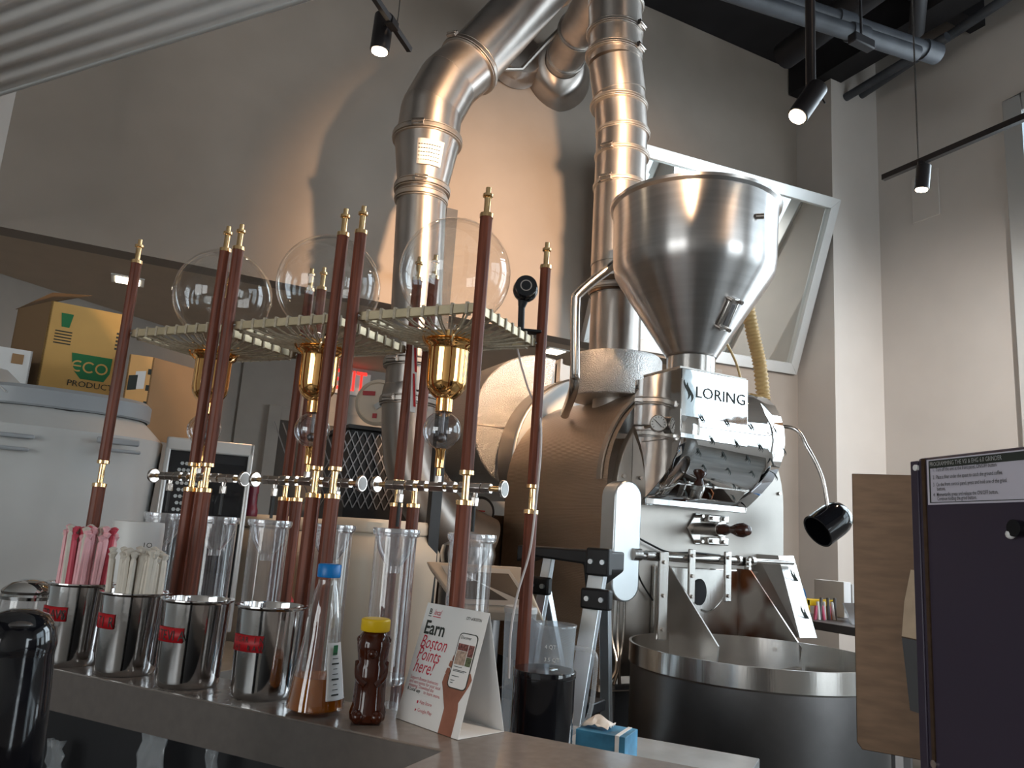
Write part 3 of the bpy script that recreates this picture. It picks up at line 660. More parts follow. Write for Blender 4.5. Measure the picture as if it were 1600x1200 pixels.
# sampling spout with wooden handle
s0 = atY(1075, 825, PY); s1 = atY(1125, 828, 2.37); s2 = atY(1168, 828, 2.27)
s = MB(); s.prism([s0 + Vector((x, -.012, z)) for x, z in ((-.012, 0), (.03, .062), (.055, .062), (.055, -.062), (.03, -.062))], (0, .012, 0)); s.cyl((s0.x + .03, PY, s0.z), (s0.x + .03, 2.37, s0.z), .024, seg=24); s.cyl((s0.x + .03, 2.37, s0.z), (s0.x + .03, 2.34, s0.z), .029, seg=24); sp_ = s.build('sampling_spout', steel, ro, .002)
s = MB(); s.box((s0.x + .13, PY - .02, s0.z + .045), (.11, .03, .03)); s.box((s0.x + .13, PY - .02, s0.z - .045), (.11, .03, .03)); s.box((s0.x + .15, PY - .03, s0.z), (.03, .02, .11)); s.build('toggle_clamp', steel, sp_, .004)
s = MB(); s.lathe([(0.0, 0), (.020, .004), (.022, .03), (.013, .055), (.016, .07), (.026, .10), (.027, .125), (.018, .15), (0, .158)], (s0.x + .03, 2.345, s0.z), 24, Matrix.Rotation(PI / 2, 3, 'X')); s.build('wooden_handle', mat('dark_walnut', (.06, .018, .01), .2, coat=.5), sp_)
s = MB()
for x_, z_ in ((.036, .05), (.036, -.05), (.09, .045), (.15, .045), (.09, -.045), (.15, -.045)): s.cyl(s0 + Vector((x_, -.05, z_)), s0 + Vector((x_, -.012, z_)), .007, seg=8)
s.build_loose('bolt', nickel, sp_)
# lower cabinet of the roaster
s = MB(); s.bb((1.78, 2.56, 0), (2.60, 3.4, .82)); s.build('lower_cabinet', steel_dark, ro, .01)
# box and drum behind, below the flue
s = MB(); s.cyl((1.96, D2Y, 1.82), (1.96, D2Y, 1.985), .10, seg=32); s.build('flue_pedestal', steel_soft, ro, .004)
_p = [atY(802, 700, 3.44), atY(850, 611, 3.44), atY(960, 602, 3.44)]
def circ3(p, q, r_):
    ax_, ay_, bx_, by_, cx_, cy_ = p.x, p.z, q.x, q.z, r_.x, r_.z; d_ = 2 * (ax_ * (by_ - cy_) + bx_ * (cy_ - ay_) + cx_ * (ay_ - by_))
    ux__ = ((ax_ ** 2 + ay_ ** 2) * (by_ - cy_) + (bx_ ** 2 + by_ ** 2) * (cy_ - ay_) + (cx_ ** 2 + cy_ ** 2) * (ay_ - by_)) / d_
    uy__ = ((ax_ ** 2 + ay_ ** 2) * (cx_ - bx_) + (bx_ ** 2 + by_ ** 2) * (ax_ - cx_) + (cx_ ** 2 + cy_ ** 2) * (bx_ - ax_)) / d_
    return ux__, uy__, math.hypot(ax_ - ux__, ay_ - uy__)
cx5, cz5, r5 = circ3(*_p); print('rear shell', cx5, cz5, r5)
s = MB(); s.cyl((cx5, 3.44, cz5), (cx5, 3.62, cz5), r5, seg=72); rs_ = s.build('rear_shell', steel_soft, ro, .012)
s = MB(); s.cyl((cx5, 3.436, cz5), (cx5, 3.44, cz5), r5 * .965, seg=72); s.build('shell_face', mat('pale_wall_reflection', (.60, .62, .62), .35), rs_)  # pale colour painted as the white wall's reflection in the polished shell
s = MB(); q = atY(962, 606, 3.42); s.bb((q.x - .02, 3.40, q.z - .10), (q.x + .015, 3.435, q.z + .02)); s.build('shell_bracket', nickel, rs_)
s = MB(); q = atY(872, 562, 3.55); q2 = atY(889, 600, 3.55); s.bb((q.x, 3.52, q2.z), (q.x + .012, 3.58, q.z)); s.bb((q.x, 3.56, q2.z), (q2.x + .02, 3.575, q.z - .02)); s.build('corner_bracket', steel_soft, ro)
s = MB(); s.lathe([(.205, 1.98), (.210, 1.985), (.210, 2.165), (.20, 2.178), (.12, 2.18)], (1.96, D2Y, 0), 48); s.build('flue_drum', stucco, ro)
s = MB(); a = atY(898, 590, 2.72); b = atY(900, 462, 2.72); c = atY(962, 412, 2.66)
s.tube(smoothpath([a + Vector((.16, .34, -.10)), a + Vector((.03, .06, -.05)), a + Vector((0, 0, 0)), a + Vector((0, 0, .03)), b + Vector((0, 0, -.05)), b + (c - b) * .12 + Vector((0, 0, 0)), c, c + (c - b) * .5], 8), .021, 18); s.build('return_pipe', steel, ro)
# big stucco cyclone drum and inner steel drum behind at left
cy = thing('cyclone_drum', 'big round drum clad in stucco aluminium behind the right wooden posts', 'drum', (1.6, 3.7, 1.6))
s = MB(); cc = atY(838, 668, 3.72); s.cyl((cc.x, 3.68, cc.z), (cc.x, 4.25, cc.z), .40, seg=64); s.build('drum_shell', stucco, cy, .01)
s = MB(); s.bb((cc.x - .39, 3.672, cc.z - .035), (cc.x + .3, 3.68, cc.z - .028)); s.build('seam_strip', steel_soft, cy)
# rear housing with round gauge
rh = thing('rear_housing', 'brown steel rear housing with a round dial behind the rightmost posts', 'machine housing', (1.5, 3.6, 0))
A = atY(722, 770, 3.45); B = atY(800, 905, 3.45); s = MB(); s.bb((A.x, 3.45, 0), (1.78, 4.0, 1.44)); s.build('housing_body', brownsteel, rh, .02)
gq = atY(748, 800, 3.44); s = MB(); s.cyl((gq.x, 3.45, gq.z), (gq.x, 3.42, gq.z), .075, seg=32); s.build('dial_case', blackmetal, rh)
s = MB(); s.cyl((gq.x, 3.42, gq.z), (gq.x, 3.416, gq.z), .062, seg=32); s.build('dial_face', lgrey, rh)
s = MB(); s.box((gq.x - .01, 3.412, gq.z + .005), (.06, .002, .006)); s.box((gq.x, 3.412, gq.z - .025), (.03, .002, .012)); s.build('dial_pointer', red, rh)

# cooling bin
bc = (1.95, 2.01)
cb = thing('cooling_tray', 'round stainless cooling tray with dark drum below the roaster front', 'cooling tray', (bc[0], bc[1], 0))
s = MB(); s.lathe([(.408, 1.03), (.408, .968), (.400, .960)], (bc[0], bc[1], 0), 96, cap=False); s.lathe([(.400, 1.03), (.408, 1.03)], (bc[0], bc[1], 0), 96, cap=False); s.lathe([(.400, 1.03), (.398, .90)], (bc[0], bc[1], 0), 96, cap=False); s.build('rim_band', steel, cb)
s = MB(); s.lathe([(.402, .966), (.402, .30), (.38, .27)], (bc[0], bc[1], 0), 96, cap=False); s.build('drum_wall', steel_dark, cb)
s = MB(); s.lathe([(0, .90), (.398, .90)], (bc[0], bc[1], 0), 64, cap=False); s.build('perforated_floor', steel_dark, cb)
s = MB(); s.lathe([(.022, .90), (.022, .97), (0, .975)], (bc[0], bc[1], 0), 20); 
for k in range(3): a = rad(120 * k + 20); s.box((bc[0] + .18 * math.cos(a), bc[1] + .18 * math.sin(a), .935), (.36, .02, .03), a)
s.build('stirring_arm', steel, cb)
s = MB()
for k in range(4): a = rad(45 + 90 * k); s.bb((bc[0] + .3 * math.cos(a) - .03, bc[1] + .3 * math.sin(a) - .03, 0), (bc[0] + .3 * math.cos(a) + .03, bc[1] + .3 * math.sin(a) + .03, .29))
s.build_loose('foot', steel_dark, cb)
s = MB(); a = rad(35); s.cyl((bc[0] + .40 * math.cos(a), bc[1] + .40 * math.sin(a), .995), (bc[0] + .39 * math.cos(a), bc[1] + .39 * math.sin(a), .995), .008, seg=8); s.build_loose('bolt', nickel, cb)

# inspection lamp on gooseneck
L0 = Vector((2.34, 2.5, 1.86)); pts = [L0, atY(1236, 668, 2.38), atY(1262, 700, 2.3), atY(1284, 745, 2.26), atY(1293, 792, 2.25)]
il = thing('inspection_lamp', 'glossy black inspection lamp on a curved gooseneck right of the roaster', 'lamp', L0)
s = MB(); s.tube(smoothpath(pts, 8), .008, 12); s.build('gooseneck', nickel, il)
hd0 = atY(1308, 808, 2.25); hd1 = atY(1270, 836, 2.27); ax = (hd1 - hd0).normalized(); q = ax.to_track_quat('Z', 'Y').to_matrix()
s = MB(); s.lathe([(0, -.062), (.032, -.056), (.056, -.038), (.068, -.008), (.071, .02), (.071, .105), (.063, .105), (.060, .02), (0, .02)], hd0 + ax * .01, 36, q); s.build('lamp_shade', blackpl, il)

# amber ribbed hose and thin cable at right of the hopper
s = MB(); pts = smoothpath([atY(1166, 470, 2.75), atY(1176, 520, 2.75), atY(1187, 570, 2.75), atY(1193, 625, 2.75)], 19); rs = [.029 + .006 * (i % 2) for i in range(len(pts))]
s.tube(pts, .03, 16, rs=rs); tag(s.build('ribbed_hose', hose_m), 'amber ribbed flexible hose dropping behind the hopper cone', 'hose')
s = MB(); s.tube(smoothpath([atY(1132, 530, 2.6), atY(1145, 555, 2.6), atY(1153, 575, 2.6), atY(1159, 600, 2.6)]), .006, 8); tag(s.build('thin_tube', hose_m), 'thin amber tube between the hopper cone and the ribbed hose', 'tube')

# ================================================================== LADDER
la = thing('step_ladder', 'folding step ladder with black cap and aluminium rails left of the cooling tray', 'ladder', (1.2, 1.9, 0))
DL = 2.35
def lp(px, py, d): return dst(px, py, d)
cap = [lp(838, 856, DL), lp(952, 862, DL - .1)]
u = (cap[1] - cap[0]); u.z = 0; u.normalize(); v = Vector((-u.y, u.x, 0))
s = MB(); zc = cap[1].z; base = Vector((cap[0].x, cap[0].y, 0)); wdt = (cap[1] - cap[0]).length * 1.0
base = Vector((cap[1].x, cap[1].y, 0)) - u * .30
s.bb((0, 0, 0), (0, 0, 0)); s = MB()
s.prism([base + Vector((0, 0, zc)), base + u * .30 + Vector((0, 0, zc)), base + u * .30 + Vector((0, 0, zc - .055)), base + u * .23 + Vector((0, 0, zc - .11)), base + u * .22 + Vector((0, 0, zc - .04)), base + u * .05 + Vector((0, 0, zc - .03)), base + u * .0 + Vector((0, 0, zc - .05))], v * .12); s.build('top_cap', blackmat, la, .006)
def rail(pa, pb, off, w_=.034):
    a = Vector(pa); b = Vector(pb); d = (b - a); t = (b - a).normalized(); nx = u - t * u.dot(t); nx.normalize(); ny = t.cross(nx); M = Matrix((nx, ny, t)).transposed()
    s = MB(); s.box((a + b) / 2, (w_, .022, d.length), M=M); s.box((a + b) / 2 - ny * .013 + nx * w_ * .33, (w_ * .3, .006, d.length), M=M); s.box((a + b) / 2 - ny * .013 - nx * w_ * .33, (w_ * .3, .006, d.length), M=M); return s.build('rail', alu, la, .002)
ra = lp(938, 872, DL - .12); rb = lp(905, 1075, DL - .16); dirv = (rb - ra) / (ra.z - rb.z); rail(ra, ra + dirv * ra.z, 0, .048)
ra2 = lp(945, 940, DL + .02); rb2 = lp(947, 1100, DL + .12); dirv = (rb2 - ra2) / (ra2.z - rb2.z); rail(ra2, ra2 + dirv * ra2.z, 0, .03)
q = lp(858, 870, DL + .05); q2 = lp(843, 960, DL + .05); dirv = (q2 - q) / (q.z - q2.z); rail(q, q + dirv * q.z, 0, .03)
q = lp(850, 905, DL + .12); q2 = lp(862, 970, DL + .14); dirv = (q2 - q) / (q.z - q2.z); rail(q, q + dirv * q.z, 0, .022)
for px, py, w_, h_, dd3 in ((936, 878, .07, .075, DL - .15), (932, 936, .085, .055, DL - .17), (843, 915, .07, .05, DL - .02)):
    c = lp(px, py, dd3); s = MB(); s.box(c, (w_, .03, h_), math.atan2(u.y, u.x)); br = s.build('hinge_bracket', blackmat, la, .006)
    s = MB(); 
    for sx in (-.25, .25): s.cyl(c + u * w_ * sx - v * .022, c + u * w_ * sx - v * .014, .007, seg=10)
    s.build_loose('rivet', alu, br)
for zz in (.3, .6, .9):
    s = MB(); f_ = (cap[1].z - zz) ; s.box(base + u * .13 + v * (.02) + Vector((0, 0, zz)), (.26 + .1 * f_, .09, .03), math.atan2(u.y, u.x)); s.build('step', blackmat, la, .004)
# ================================================================== BAR AND BACK COUNTER
DX = Vector((math.cos(rad(-52.3)), math.sin(rad(-52.3)), 0)); DYv = Vector((math.cos(rad(37.7)), math.sin(rad(37.7)), 0))
K = atZ(693, 1172, 1.07); Kf = Vector((K.x, K.y, 0)); BKo = Vector((.374, 1.295, 0)); BKo = Kf + DYv * ((BKo - Kf).dot(DYv)) ; WB = (BKo - Kf).length
bar = thing('bar_counter', 'brown grey L-shaped bar counter in the foreground', 'counter', Kf)
poly = [Kf - DX * 2.2, Kf, Kf - DYv * .9, Kf - DYv * .9 + DX * 1.0, BKo + DX * 1.0, BKo - DX * 2.2]
s = MB(); s.prism([p + Vector((0, 0, 1.005)) for p in poly], (0, 0, .065)); s.build('worktop', bar_top, bar, .002)
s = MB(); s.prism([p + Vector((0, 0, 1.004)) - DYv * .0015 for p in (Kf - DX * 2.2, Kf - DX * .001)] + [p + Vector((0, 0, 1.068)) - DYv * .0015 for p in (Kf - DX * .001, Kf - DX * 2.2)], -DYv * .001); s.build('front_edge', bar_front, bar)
s = MB(); s.prism([p for p in (Kf - DX * 2.2 + DYv * .10, Kf + DX * .1 + DYv * .10, Kf + DX * .1 + DYv * .14, Kf - DX * 2.2 + DYv * .14)], (0, 0, 1.004)); s.build('bar_wall', blackmat, bar)
s = MB(); s.prism([p for p in (Kf - DYv * .85 + DX * .04, Kf + DX * .04 + DYv * .1, Kf + DX * .8 + DYv * .1, Kf - DYv * .85 + DX * .8)], (0, 0, 1.004)); s.build('bar_base', blackmat, bar)
# customer side lower shelf with tray
ZS = .86
sh = thing('lower_shelf', 'dark lower shelf under the bar front edge', 'shelf', Kf - DX * .8)
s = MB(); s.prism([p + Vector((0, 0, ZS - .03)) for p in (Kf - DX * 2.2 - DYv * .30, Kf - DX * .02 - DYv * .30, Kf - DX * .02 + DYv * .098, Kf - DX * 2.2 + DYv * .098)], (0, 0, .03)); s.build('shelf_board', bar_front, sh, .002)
s = MB(); s.prism([p for p in (Kf - DX * 2.1 - DYv * .26, Kf - DX * .05 - DYv * .26, Kf - DX * .05 + DYv * .05, Kf - DX * 2.1 + DYv * .05)], (0, 0, ZS - .031)); s.build('shelf_body', blackmat, sh)
# back counter
ZB = .90
b0 = atZ(985, 1147, ZB); b1 = atZ(1187, 1185, ZB)
dep = (Vector((b1.x, b1.y, 0)) - Kf).dot(DYv); ext_ = (Vector((b1.x, b1.y, 0)) - Kf).dot(DX)
bk = thing('back_counter', 'pale satin work counter behind the bar', 'counter', BKo)
print('back counter depth', dep, 'ext', ext_, 'bar width', WB, 'b0 dep', (Vector((b0.x, b0.y, 0)) - Kf).dot(DYv))
o0 = WB + .004
dpl = .70; dxl = 1.25; dpx = 1.30
s = MB(); s.prism([Kf + DYv * o0 - DX * 2.2 + Vector((0, 0, ZB - .04)), Kf + DYv * o0 + DX * ext_ + Vector((0, 0, ZB - .04)), Kf + DYv * dep + DX * ext_ + Vector((0, 0, ZB - .04)), Kf + DYv * dep - DX * .2 + Vector((0, 0, ZB - .04)), Kf + DYv * dpl - DX * .2 + Vector((0, 0, ZB - .04)), Kf + DYv * dpl - DX * dxl + Vector((0, 0, ZB - .04)), Kf + DYv * dpx - DX * dxl + Vector((0, 0, ZB - .04)), Kf + DYv * dpx - DX * 2.2 + Vector((0, 0, ZB - .04))], (0, 0, .04)); s.build('worktop', bluecounter, bk, .002)
s = MB(); s.prism([Kf + DYv * (o0 + .02) - DX * 2.1, Kf + DYv * (o0 + .02) + DX * (ext_ - .03), Kf + DYv * (dep - .03) + DX * (ext_ - .03), Kf + DYv * (dep - .03) - DX * .23, Kf + DYv * (dpl - .03) - DX * .23, Kf + DYv * (dpl - .03) - DX * (dxl + .03), Kf + DYv * (dpx - .03) - DX * (dxl + .03), Kf + DYv * (dpx - .03) - DX * 2.1], (0, 0, ZB - .041)); s.build('cabinet_body', blackmat, bk)

# ================================================================== COLD DRIP TOWERS
def lp3(x, y, z): return Vector((x, y, z))
HS = .146
def make_tower(label):
    t = thing('cold_drip_tower', label, 'coffee brewer', (0, 0, 0), 'cold drip towers on the back counter')
    for sx, sy in ((1, -1), (1, 1), (-1, -1), (-1, 1)):
        x, y = sx * HS, sy * HS
        s = MB(); s.lathe([(.0125, 1.455), (.0125, 1.940)], (x, y, 0), 8, smooth=False); up = s.build('post', wood, t, .0015)
        s = MB(); s.lathe([(.0145, .902), (.0145, 1.398)], (x, y, 0), 8, smooth=False); s.build('lower_post', wood, up, .0015)
        s = MB(); s.lathe([(.0130, 1.938), (.0130, 1.946), (.0062, 1.948), (.0062, 1.978), (.0058, 1.980), (.0100, 1.981), (.0100, 1.986), (.0050, 1.987), (.0050, 2.000), (0, 2.001)], (x, y, 0), 20, smooth=False); s.build('brass_tip', brass, up)
        s = MB(); s.lathe([(.0155, 1.396), (.0155, 1.404), (.0065, 1.406), (.0065, 1.448), (.0135, 1.450), (.0135, 1.457)], (x, y, 0), 20, smooth=False); s.build('brass_joint', brass, up)
        s = MB(); s.cyl((x * .985, y * .985, 1.765), (x * .88, y * .88, 1.765), .0035, seg=8); s.build('frame_pin', steel, t)
    hf = .132; zf = 1.765
    for k in range(4):
        a = PI / 2 * k; M = Matrix.Rotation(a, 3, 'Z'); s = MB(); s.box(M @ Vector((hf, 0, zf)), (.010, 2 * hf + .010, .018), M=M); s.build('frame_bar', palewood, t, .001)
        for j in range(8):
            v_ = -hf + .018 + (2 * hf - .036) * j / 7
            P = M @ Vector((hf, v_, zf)); an = math.atan2(P.y, P.x); e_ = Vector((.050 * math.cos(an), .050 * math.sin(an), 1.742))
            s = MB(); s.box(P, (.015, .0055, .0235), M=M)
            s.tube([P + Vector((0, 0, -.011)), P.lerp(e_, .5) + Vector((0, 0, -.010)), e_], .0022, 5); s.tube([P + Vector((0, 0, .010)), P.lerp(e_, .5) + Vector((0, 0, .0)), e_ + Vector((0, 0, .008))], .0020, 5)
            s.build('cord', cord_m, t)
    s = MB(); s.lathe([(.046, 1.748), (.052, 1.752), (.052, 1.740), (.046, 1.738), (.046, 1.748)], (0, 0, 0), 36, cap=False); s.build('holder_ring', brass, t)
    # globe
    s = MB(); R0 = .119; zc = 1.889; prof = [(R0 * math.sin(a), zc + R0 * math.cos(a)) for a in [PI * .94 * i / 30 for i in range(31)]] + [(.022, 1.765), (.022, 1.735)]
    s.lathe(prof, (0, 0, 0), 56, cap=False); g_ = s.build('glass_globe', glass, t)
    # brass collar, gold cup, neck
    s = MB(); s.lathe([(.020, 1.752), (.040, 1.745), (.050, 1.738), (.053, 1.732), (.050, 1.727), (.045, 1.724), (.0425, 1.718), (.0425, 1.655), (.040, 1.640), (.033, 1.628), (.022, 1.619), (.0175, 1.616), (.0175, 1.590), (0, 1.590)], (0, 0, 0), 48); s.build('gold_cup', gold, t)
    s = MB(); 
    for k in range(5):
        a = 2 * PI * k / 5 + .3; s.tube(smoothpath([(.044 * math.cos(a), .044 * math.sin(a), 1.722), (.056 * math.cos(a), .056 * math.sin(a), 1.732), (.062 * math.cos(a + .12), .062 * math.sin(a + .12), 1.748), (.052 * math.cos(a + .2), .052 * math.sin(a + .2), 1.762)], 4), .0028, 6)
    s.build_loose('wire_claw', brass, t)
    s = MB(); s.ball((0, 0, 1.551), .0395, 36, 20); b_ = s.build('glass_bulb', glassd, t)
    s = MB(); s.cyl((0, 0, 1.59), (0, 0, 1.545), .0035, seg=10); s.ball((0, 0, 1.535), .010, 12, 8); s.build('drip_stem', steel_dark, b_)
    s = MB(); s.lathe([(.012, 1.513), (.0095, 1.508), (.0095, 1.475), (.0045, 1.473), (.0045, 1.455)], (0, 0, 0), 20); s.build('gold_nozzle', gold, t)
    # valve manifold along local x
    zv = 1.436
    s = MB(); s.cyl((-.14, 0, zv), (.14, 0, zv), .0055, seg=10); man = s.build('manifold_tube', brass, t)
    s = MB()
    for x0_, L_ in ((0, .034), (-.034, .016), (.034, .016), (-.062, .018), (.062, .018), (-.088, .026), (.088, .026), (-.112, .020), (.112, .020)): s.cyl((x0_ - L_ / 2, 0, zv), (x0_ + L_ / 2, 0, zv), (.0110 if L_ > .019 else .0125), seg=6, smooth=False)
    s.cyl((0, 0, zv), (0, 0, zv + .022), .008, seg=6, smooth=False); s.build('hex_fitting', nickel, man, .001)
    for sx in (-1, 1):
        s = MB(); s.cyl((sx * .138, 0, zv), (sx * .148, 0, zv), .0045, seg=8); s.cyl((sx * .146, 0, zv), (sx * .153, 0, zv), .0175, seg=28); kn = s.build('valve_knob', nickel, man, .0015)
        s = MB(); s.cyl((sx * .1531, 0, zv), (sx * .1536, 0, zv), .014, seg=24); s.build_loose('knob_face', greyplastic, kn)
        s = MB(); s.cyl((sx * .088, 0, zv), (sx * .088, 0, zv - .020), .0055, seg=8); s.cyl((sx * .088, 0, zv - .018), (sx * .088, 0, zv - .036), .0085, seg=6, smooth=False); oo = s.build('outlet_fitting', nickel, man, .001)
        s = MB(); s.cyl((sx * .088, 0, zv - .036), (sx * .088, 0, zv - .085), .0035, seg=8); s.build('outlet_tube', rubber, oo)
    return t
c3 = Vector((.576, 1.475, 0)); cs = [c3, c3 - DX * .338, c3 - DX * .670]
t0 = make_tower('cold drip tower with glass globe, rightmost, nearest the table card')
LB = ['cold drip tower with glass globe, rightmost, in front of the large duct', 'cold drip tower with glass globe, middle one of the three', 'cold drip tower with glass globe, leftmost, in front of the grey bin']
tows = [t0] + [copy_tree(t0) for _ in range(2)]
for t_, c_, l_ in zip(tows, cs, LB): t_.location = c_; t_.rotation_euler = (0, 0, rad(-52.3)); t_['label'] = l_
# receiving cylinders, two under each tower
def make_cup():
    o = thing('receiving_cylinder', 'x', 'glass vessel', (0, 0, 0), 'clear receiving cylinders under the towers')
    H = .445
    s = MB(); s.lathe([(.046, H), (.047, H - .012), (.0425, H - .016), (.0405, .155), (.0425, .150), (.0385, .145), (.0375, .0), (0, .0)], (0, 0, 0), 44, cap=False); s.build('outer_cylinder', glass2, o)
    s = MB(); s.lathe([(.0475, H - .010), (.0485, H - .004), (.0475, H + .001), (.045, H), (.0445, H - .008)], (0, 0, 0), 44, cap=False); s.lathe([(.0412, .160), (.0430, .153), (.0412, .146)], (0, 0, 0), 44, cap=False); s.build_loose('rim_ring', funnelg, o)
    s = MB(); s.lathe([(.041, H - .006), (.040, H - .02), (.034, H - .045), (.020, H - .068), (.0135, H - .074), (.0135, H - .088)], (0, 0, 0), 36, cap=False); s.build('inner_funnel', funnelg, o)
    s = MB(); s.lathe([(.038, .105), (.028, .085), (.014, .072), (.012, .030)], (0, 0, 0), 30, cap=False); s.build('lower_funnel', funnelg, o)
    return o
cp0 = make_cup(); n_ = 0
CL = ['clear cylinder under the rightmost tower, directly behind the table card', 'clear cylinder under the rightmost tower, just left of the table card', 'clear cylinder under the middle tower, behind the blue-capped bottle', 'clear cylinder under the middle tower, beside the red bottle', 'clear cylinder under the leftmost tower, right of its front posts', 'clear cylinder under the leftmost tower, behind the white straws']
for c_ in cs:
    for sx in (1, -1):
        q = cp0 if n_ == 0 else copy_tree(cp0); q.location = c_ + DX * sx * .088 + Vector((0, 0, ZB + .001)); q['label'] = CL[n_]; n_ += 1

# webcam clamped on the rightmost tower frame
wc = dst(821, 453, 1.66); fc = Vector((-.42, -.9, .02)).normalized()
wcam = thing('webcam', 'round black webcam clamped to the rightmost tower frame', 'camera', wc)
s = MB(); s.ball(wc, .0285, 28, 16); s.cyl(wc + fc * .012, wc + fc * .030, .024, seg=28); s.build('camera_head', blackpl, wcam)
s = MB(); s.cyl(wc + fc * .0302, wc + fc * .0315, .013, seg=24); lr_ = s.build('lens_ring', nickel, wcam)
s = MB(); s.cyl(wc + fc * .0316, wc + fc * .0322, .0105, seg=24); s.cyl(wc + fc * .0323, wc + fc * .0327, .005, seg=16); s.build('lens', blackpl, lr_)
s = MB(); q0 = dst(815, 480, 1.665); q1 = dst(814, 515, 1.66); s.tube([wc, q0], .012, 12, rs=[.018, .008]); s.tube([q0, q1], .0075, 10); s.build('stand_neck', blackmat, wcam)
s = MB(); q2 = dst(826, 519, 1.64); s.box(q2 + Vector((0, 0, .001)), (.055, .03, .006), rad(-25)); s.build('stand_base', blackmat, wcam, .002)
s = MB(); s.tube(smoothpath([dst(808, 545, 1.66), dst(817, 580, 1.66), dst(828, 615, 1.66), dst(843, 650, 1.64), dst(845, 700, 1.63), dst(838, 780, 1.62), dst(828, 860, 1.61), dst(808, 930, 1.60), dst(798, 990, 1.58), dst(795, 1060, 1.58)], 6), .0024, 6); s.build('camera_cable', whitecable, wcam)

# ================================================================== ON THE BAR
ZT = 1.0705
view = lambda P: Vector((P.x, P.y, 0)).normalized()
def steel_can(px, py, r, ytop, label, tapepx, words, rimw=True, tl=None):
    B = atZ(px, py, 1.07); c = B + view(B) * r; c.z = ZT; zt = zat(c.x - view(c).x * r, c.y - view(c).y * r, ytop); h = zt - ZT
    o = thing('steel_canister', label, 'canister', c, 'steel canisters in a row on the bar')
    s = MB(); prof = [(r * .88, 0), (r * .925, .004), (r * .94, .012), (r, h - .004)] + ([(r + .006, h), (r + .006, h + .002), (r - .001, h + .002)] if rimw else [(r + .001, h)]) + [(r - .002, h - .002), (r * .88, .006), (0, .005)]
    s.lathe(prof, c, 56); can = s.build('can_body', steel_can_m, o)
    # tape with hand lettering wrapped on the front
    x0_, x1_, y0_, y1_ = tapepx
    rr = r + .0008; zt1 = zat(c.x - view(c).x * r, c.y - view(c).y * r, y0_); zt0 = zat(c.x - view(c).x * r, c.y - view(c).y * r, y1_)
    base = math.atan2(-c.y, -c.x)
    def ang(pxx):
        best = min(range(-90, 91), key=lambda d_: abs(pj((c.x + r * math.cos(base + rad(d_)), c.y + r * math.sin(base + rad(d_)), (zt0 + zt1) / 2))[0] - pxx)); return rad(best)
    a0, a1 = ang(x0_), ang(x1_); rows = []
    n = 10
    for i in range(n + 1):
        a = base + a0 + (a1 - a0) * i / n; rows.append([(c.x + rr * math.cos(a), c.y + rr * math.sin(a), zt0), (c.x + rr * math.cos(a), c.y + rr * math.sin(a), zt1)])
    s = MB(); s.sheet(rows); tp = s.build('red_tape_label', tape, o, 0, .0006)
    lines = words.split('\n'); hh = (zt1 - zt0) / len(lines)
    for li, wd_ in enumerate(lines):
        n = len(wd_)
        for k, ch in enumerate(wd_):
            if ch == ' ': continue
            a = base + a0 + (a1 - a0) * (k + .25) / (n + .1); P = Vector((c.x + (rr + .0006) * math.cos(a), c.y + (rr + .0006) * math.sin(a), zt1 - hh * (li + .86)))
            tz = Vector((-math.sin(a), math.cos(a), 0)); 
            text(ch, 'letter', inkdark, tp, P, tz, (0, 0, 1), hh * 1.0, .0004, w_scale=.8)
    return c, r, h, o
steel_can_m = mat('polished_canister_steel', (.60, .58, .57), .10, 1, bump=.02, bscale=30)
c1 = steel_can(106, 1044, .0535, 915, 'steel canister holding pink wrapped straws', (62, 104, 950, 972), 'STRAWS')
c2 = steel_can(192, 1060, .0535, 930, 'steel canister holding white wrapped straws', (148, 178, 962, 985), 'STIR')
c3_ = steel_can(290, 1080, .054, 942, 'empty wide-rimmed steel canister with short red tape, right of the white straws', (249, 287, 983, 1006), 'STEVIA')
c4 = steel_can(407, 1098, .0525, 952, 'rightmost steel canister, with two-line red tape', (367, 411, 995, 1021), 'SUGAR IN\nTHE RAW')
def straws(can, n, mats, label, group, ytop, H, rad_, nm_):
    c, r, h, o = can; protos = {}
    for i in range(n):
        a = random.uniform(0, 2 * PI); q = math.sqrt(random.random()) * (r - .012)
        if i < n * .55: a = math.atan2(-c.y, -c.x) + random.uniform(-1.35, 1.35); q = r - .011
        mm = mats[i % len(mats)]
        if mm.name not in protos:
            p = MB(); p.lathe([(rad_, 0), (rad_, H - .010), (rad_ * .6, H - .006), (rad_ * 1.5, H + .003), (rad_ * .4, H + .006)], (0, 0, 0), 6); x = p.build(nm_, mm); protos[mm.name] = x; ob = x
        else:
            ob = protos[mm.name].copy(); COL.objects.link(ob)
        ob.location = (c.x + q * math.cos(a), c.y + q * math.sin(a), ZT + .008); lean = q / r * .045
        ob.rotation_euler = Euler((-lean * math.sin(a) * .8 + random.uniform(-.02, .02), lean * math.cos(a) * .8 + random.uniform(-.02, .02), random.uniform(0, 3))); ob.scale = (1, 1, random.uniform(.95, 1.03))
        cw = {'pink_wrapped_straw_paper': 'pale pink ', 'deep_pink_straw': 'deep pink ', 'white_wrapped_straw_paper': 'white '}[mm.name]; tag(ob, cw + label, 'straw', cw + group)
straws(c1, 46, [pink, straww, pink, pinkdark, pink], 'wrapped straw in the left canister, nearest the sugar shaker', 'straws in the canister nearest the shaker', 815, .226, .0048, 'pink_straw')
straws(c2, 46, [straww], 'wrapped straw in the canister of white straws only', 'straws in the second canister from the shaker', 855, .196, .0050, 'white_straw')
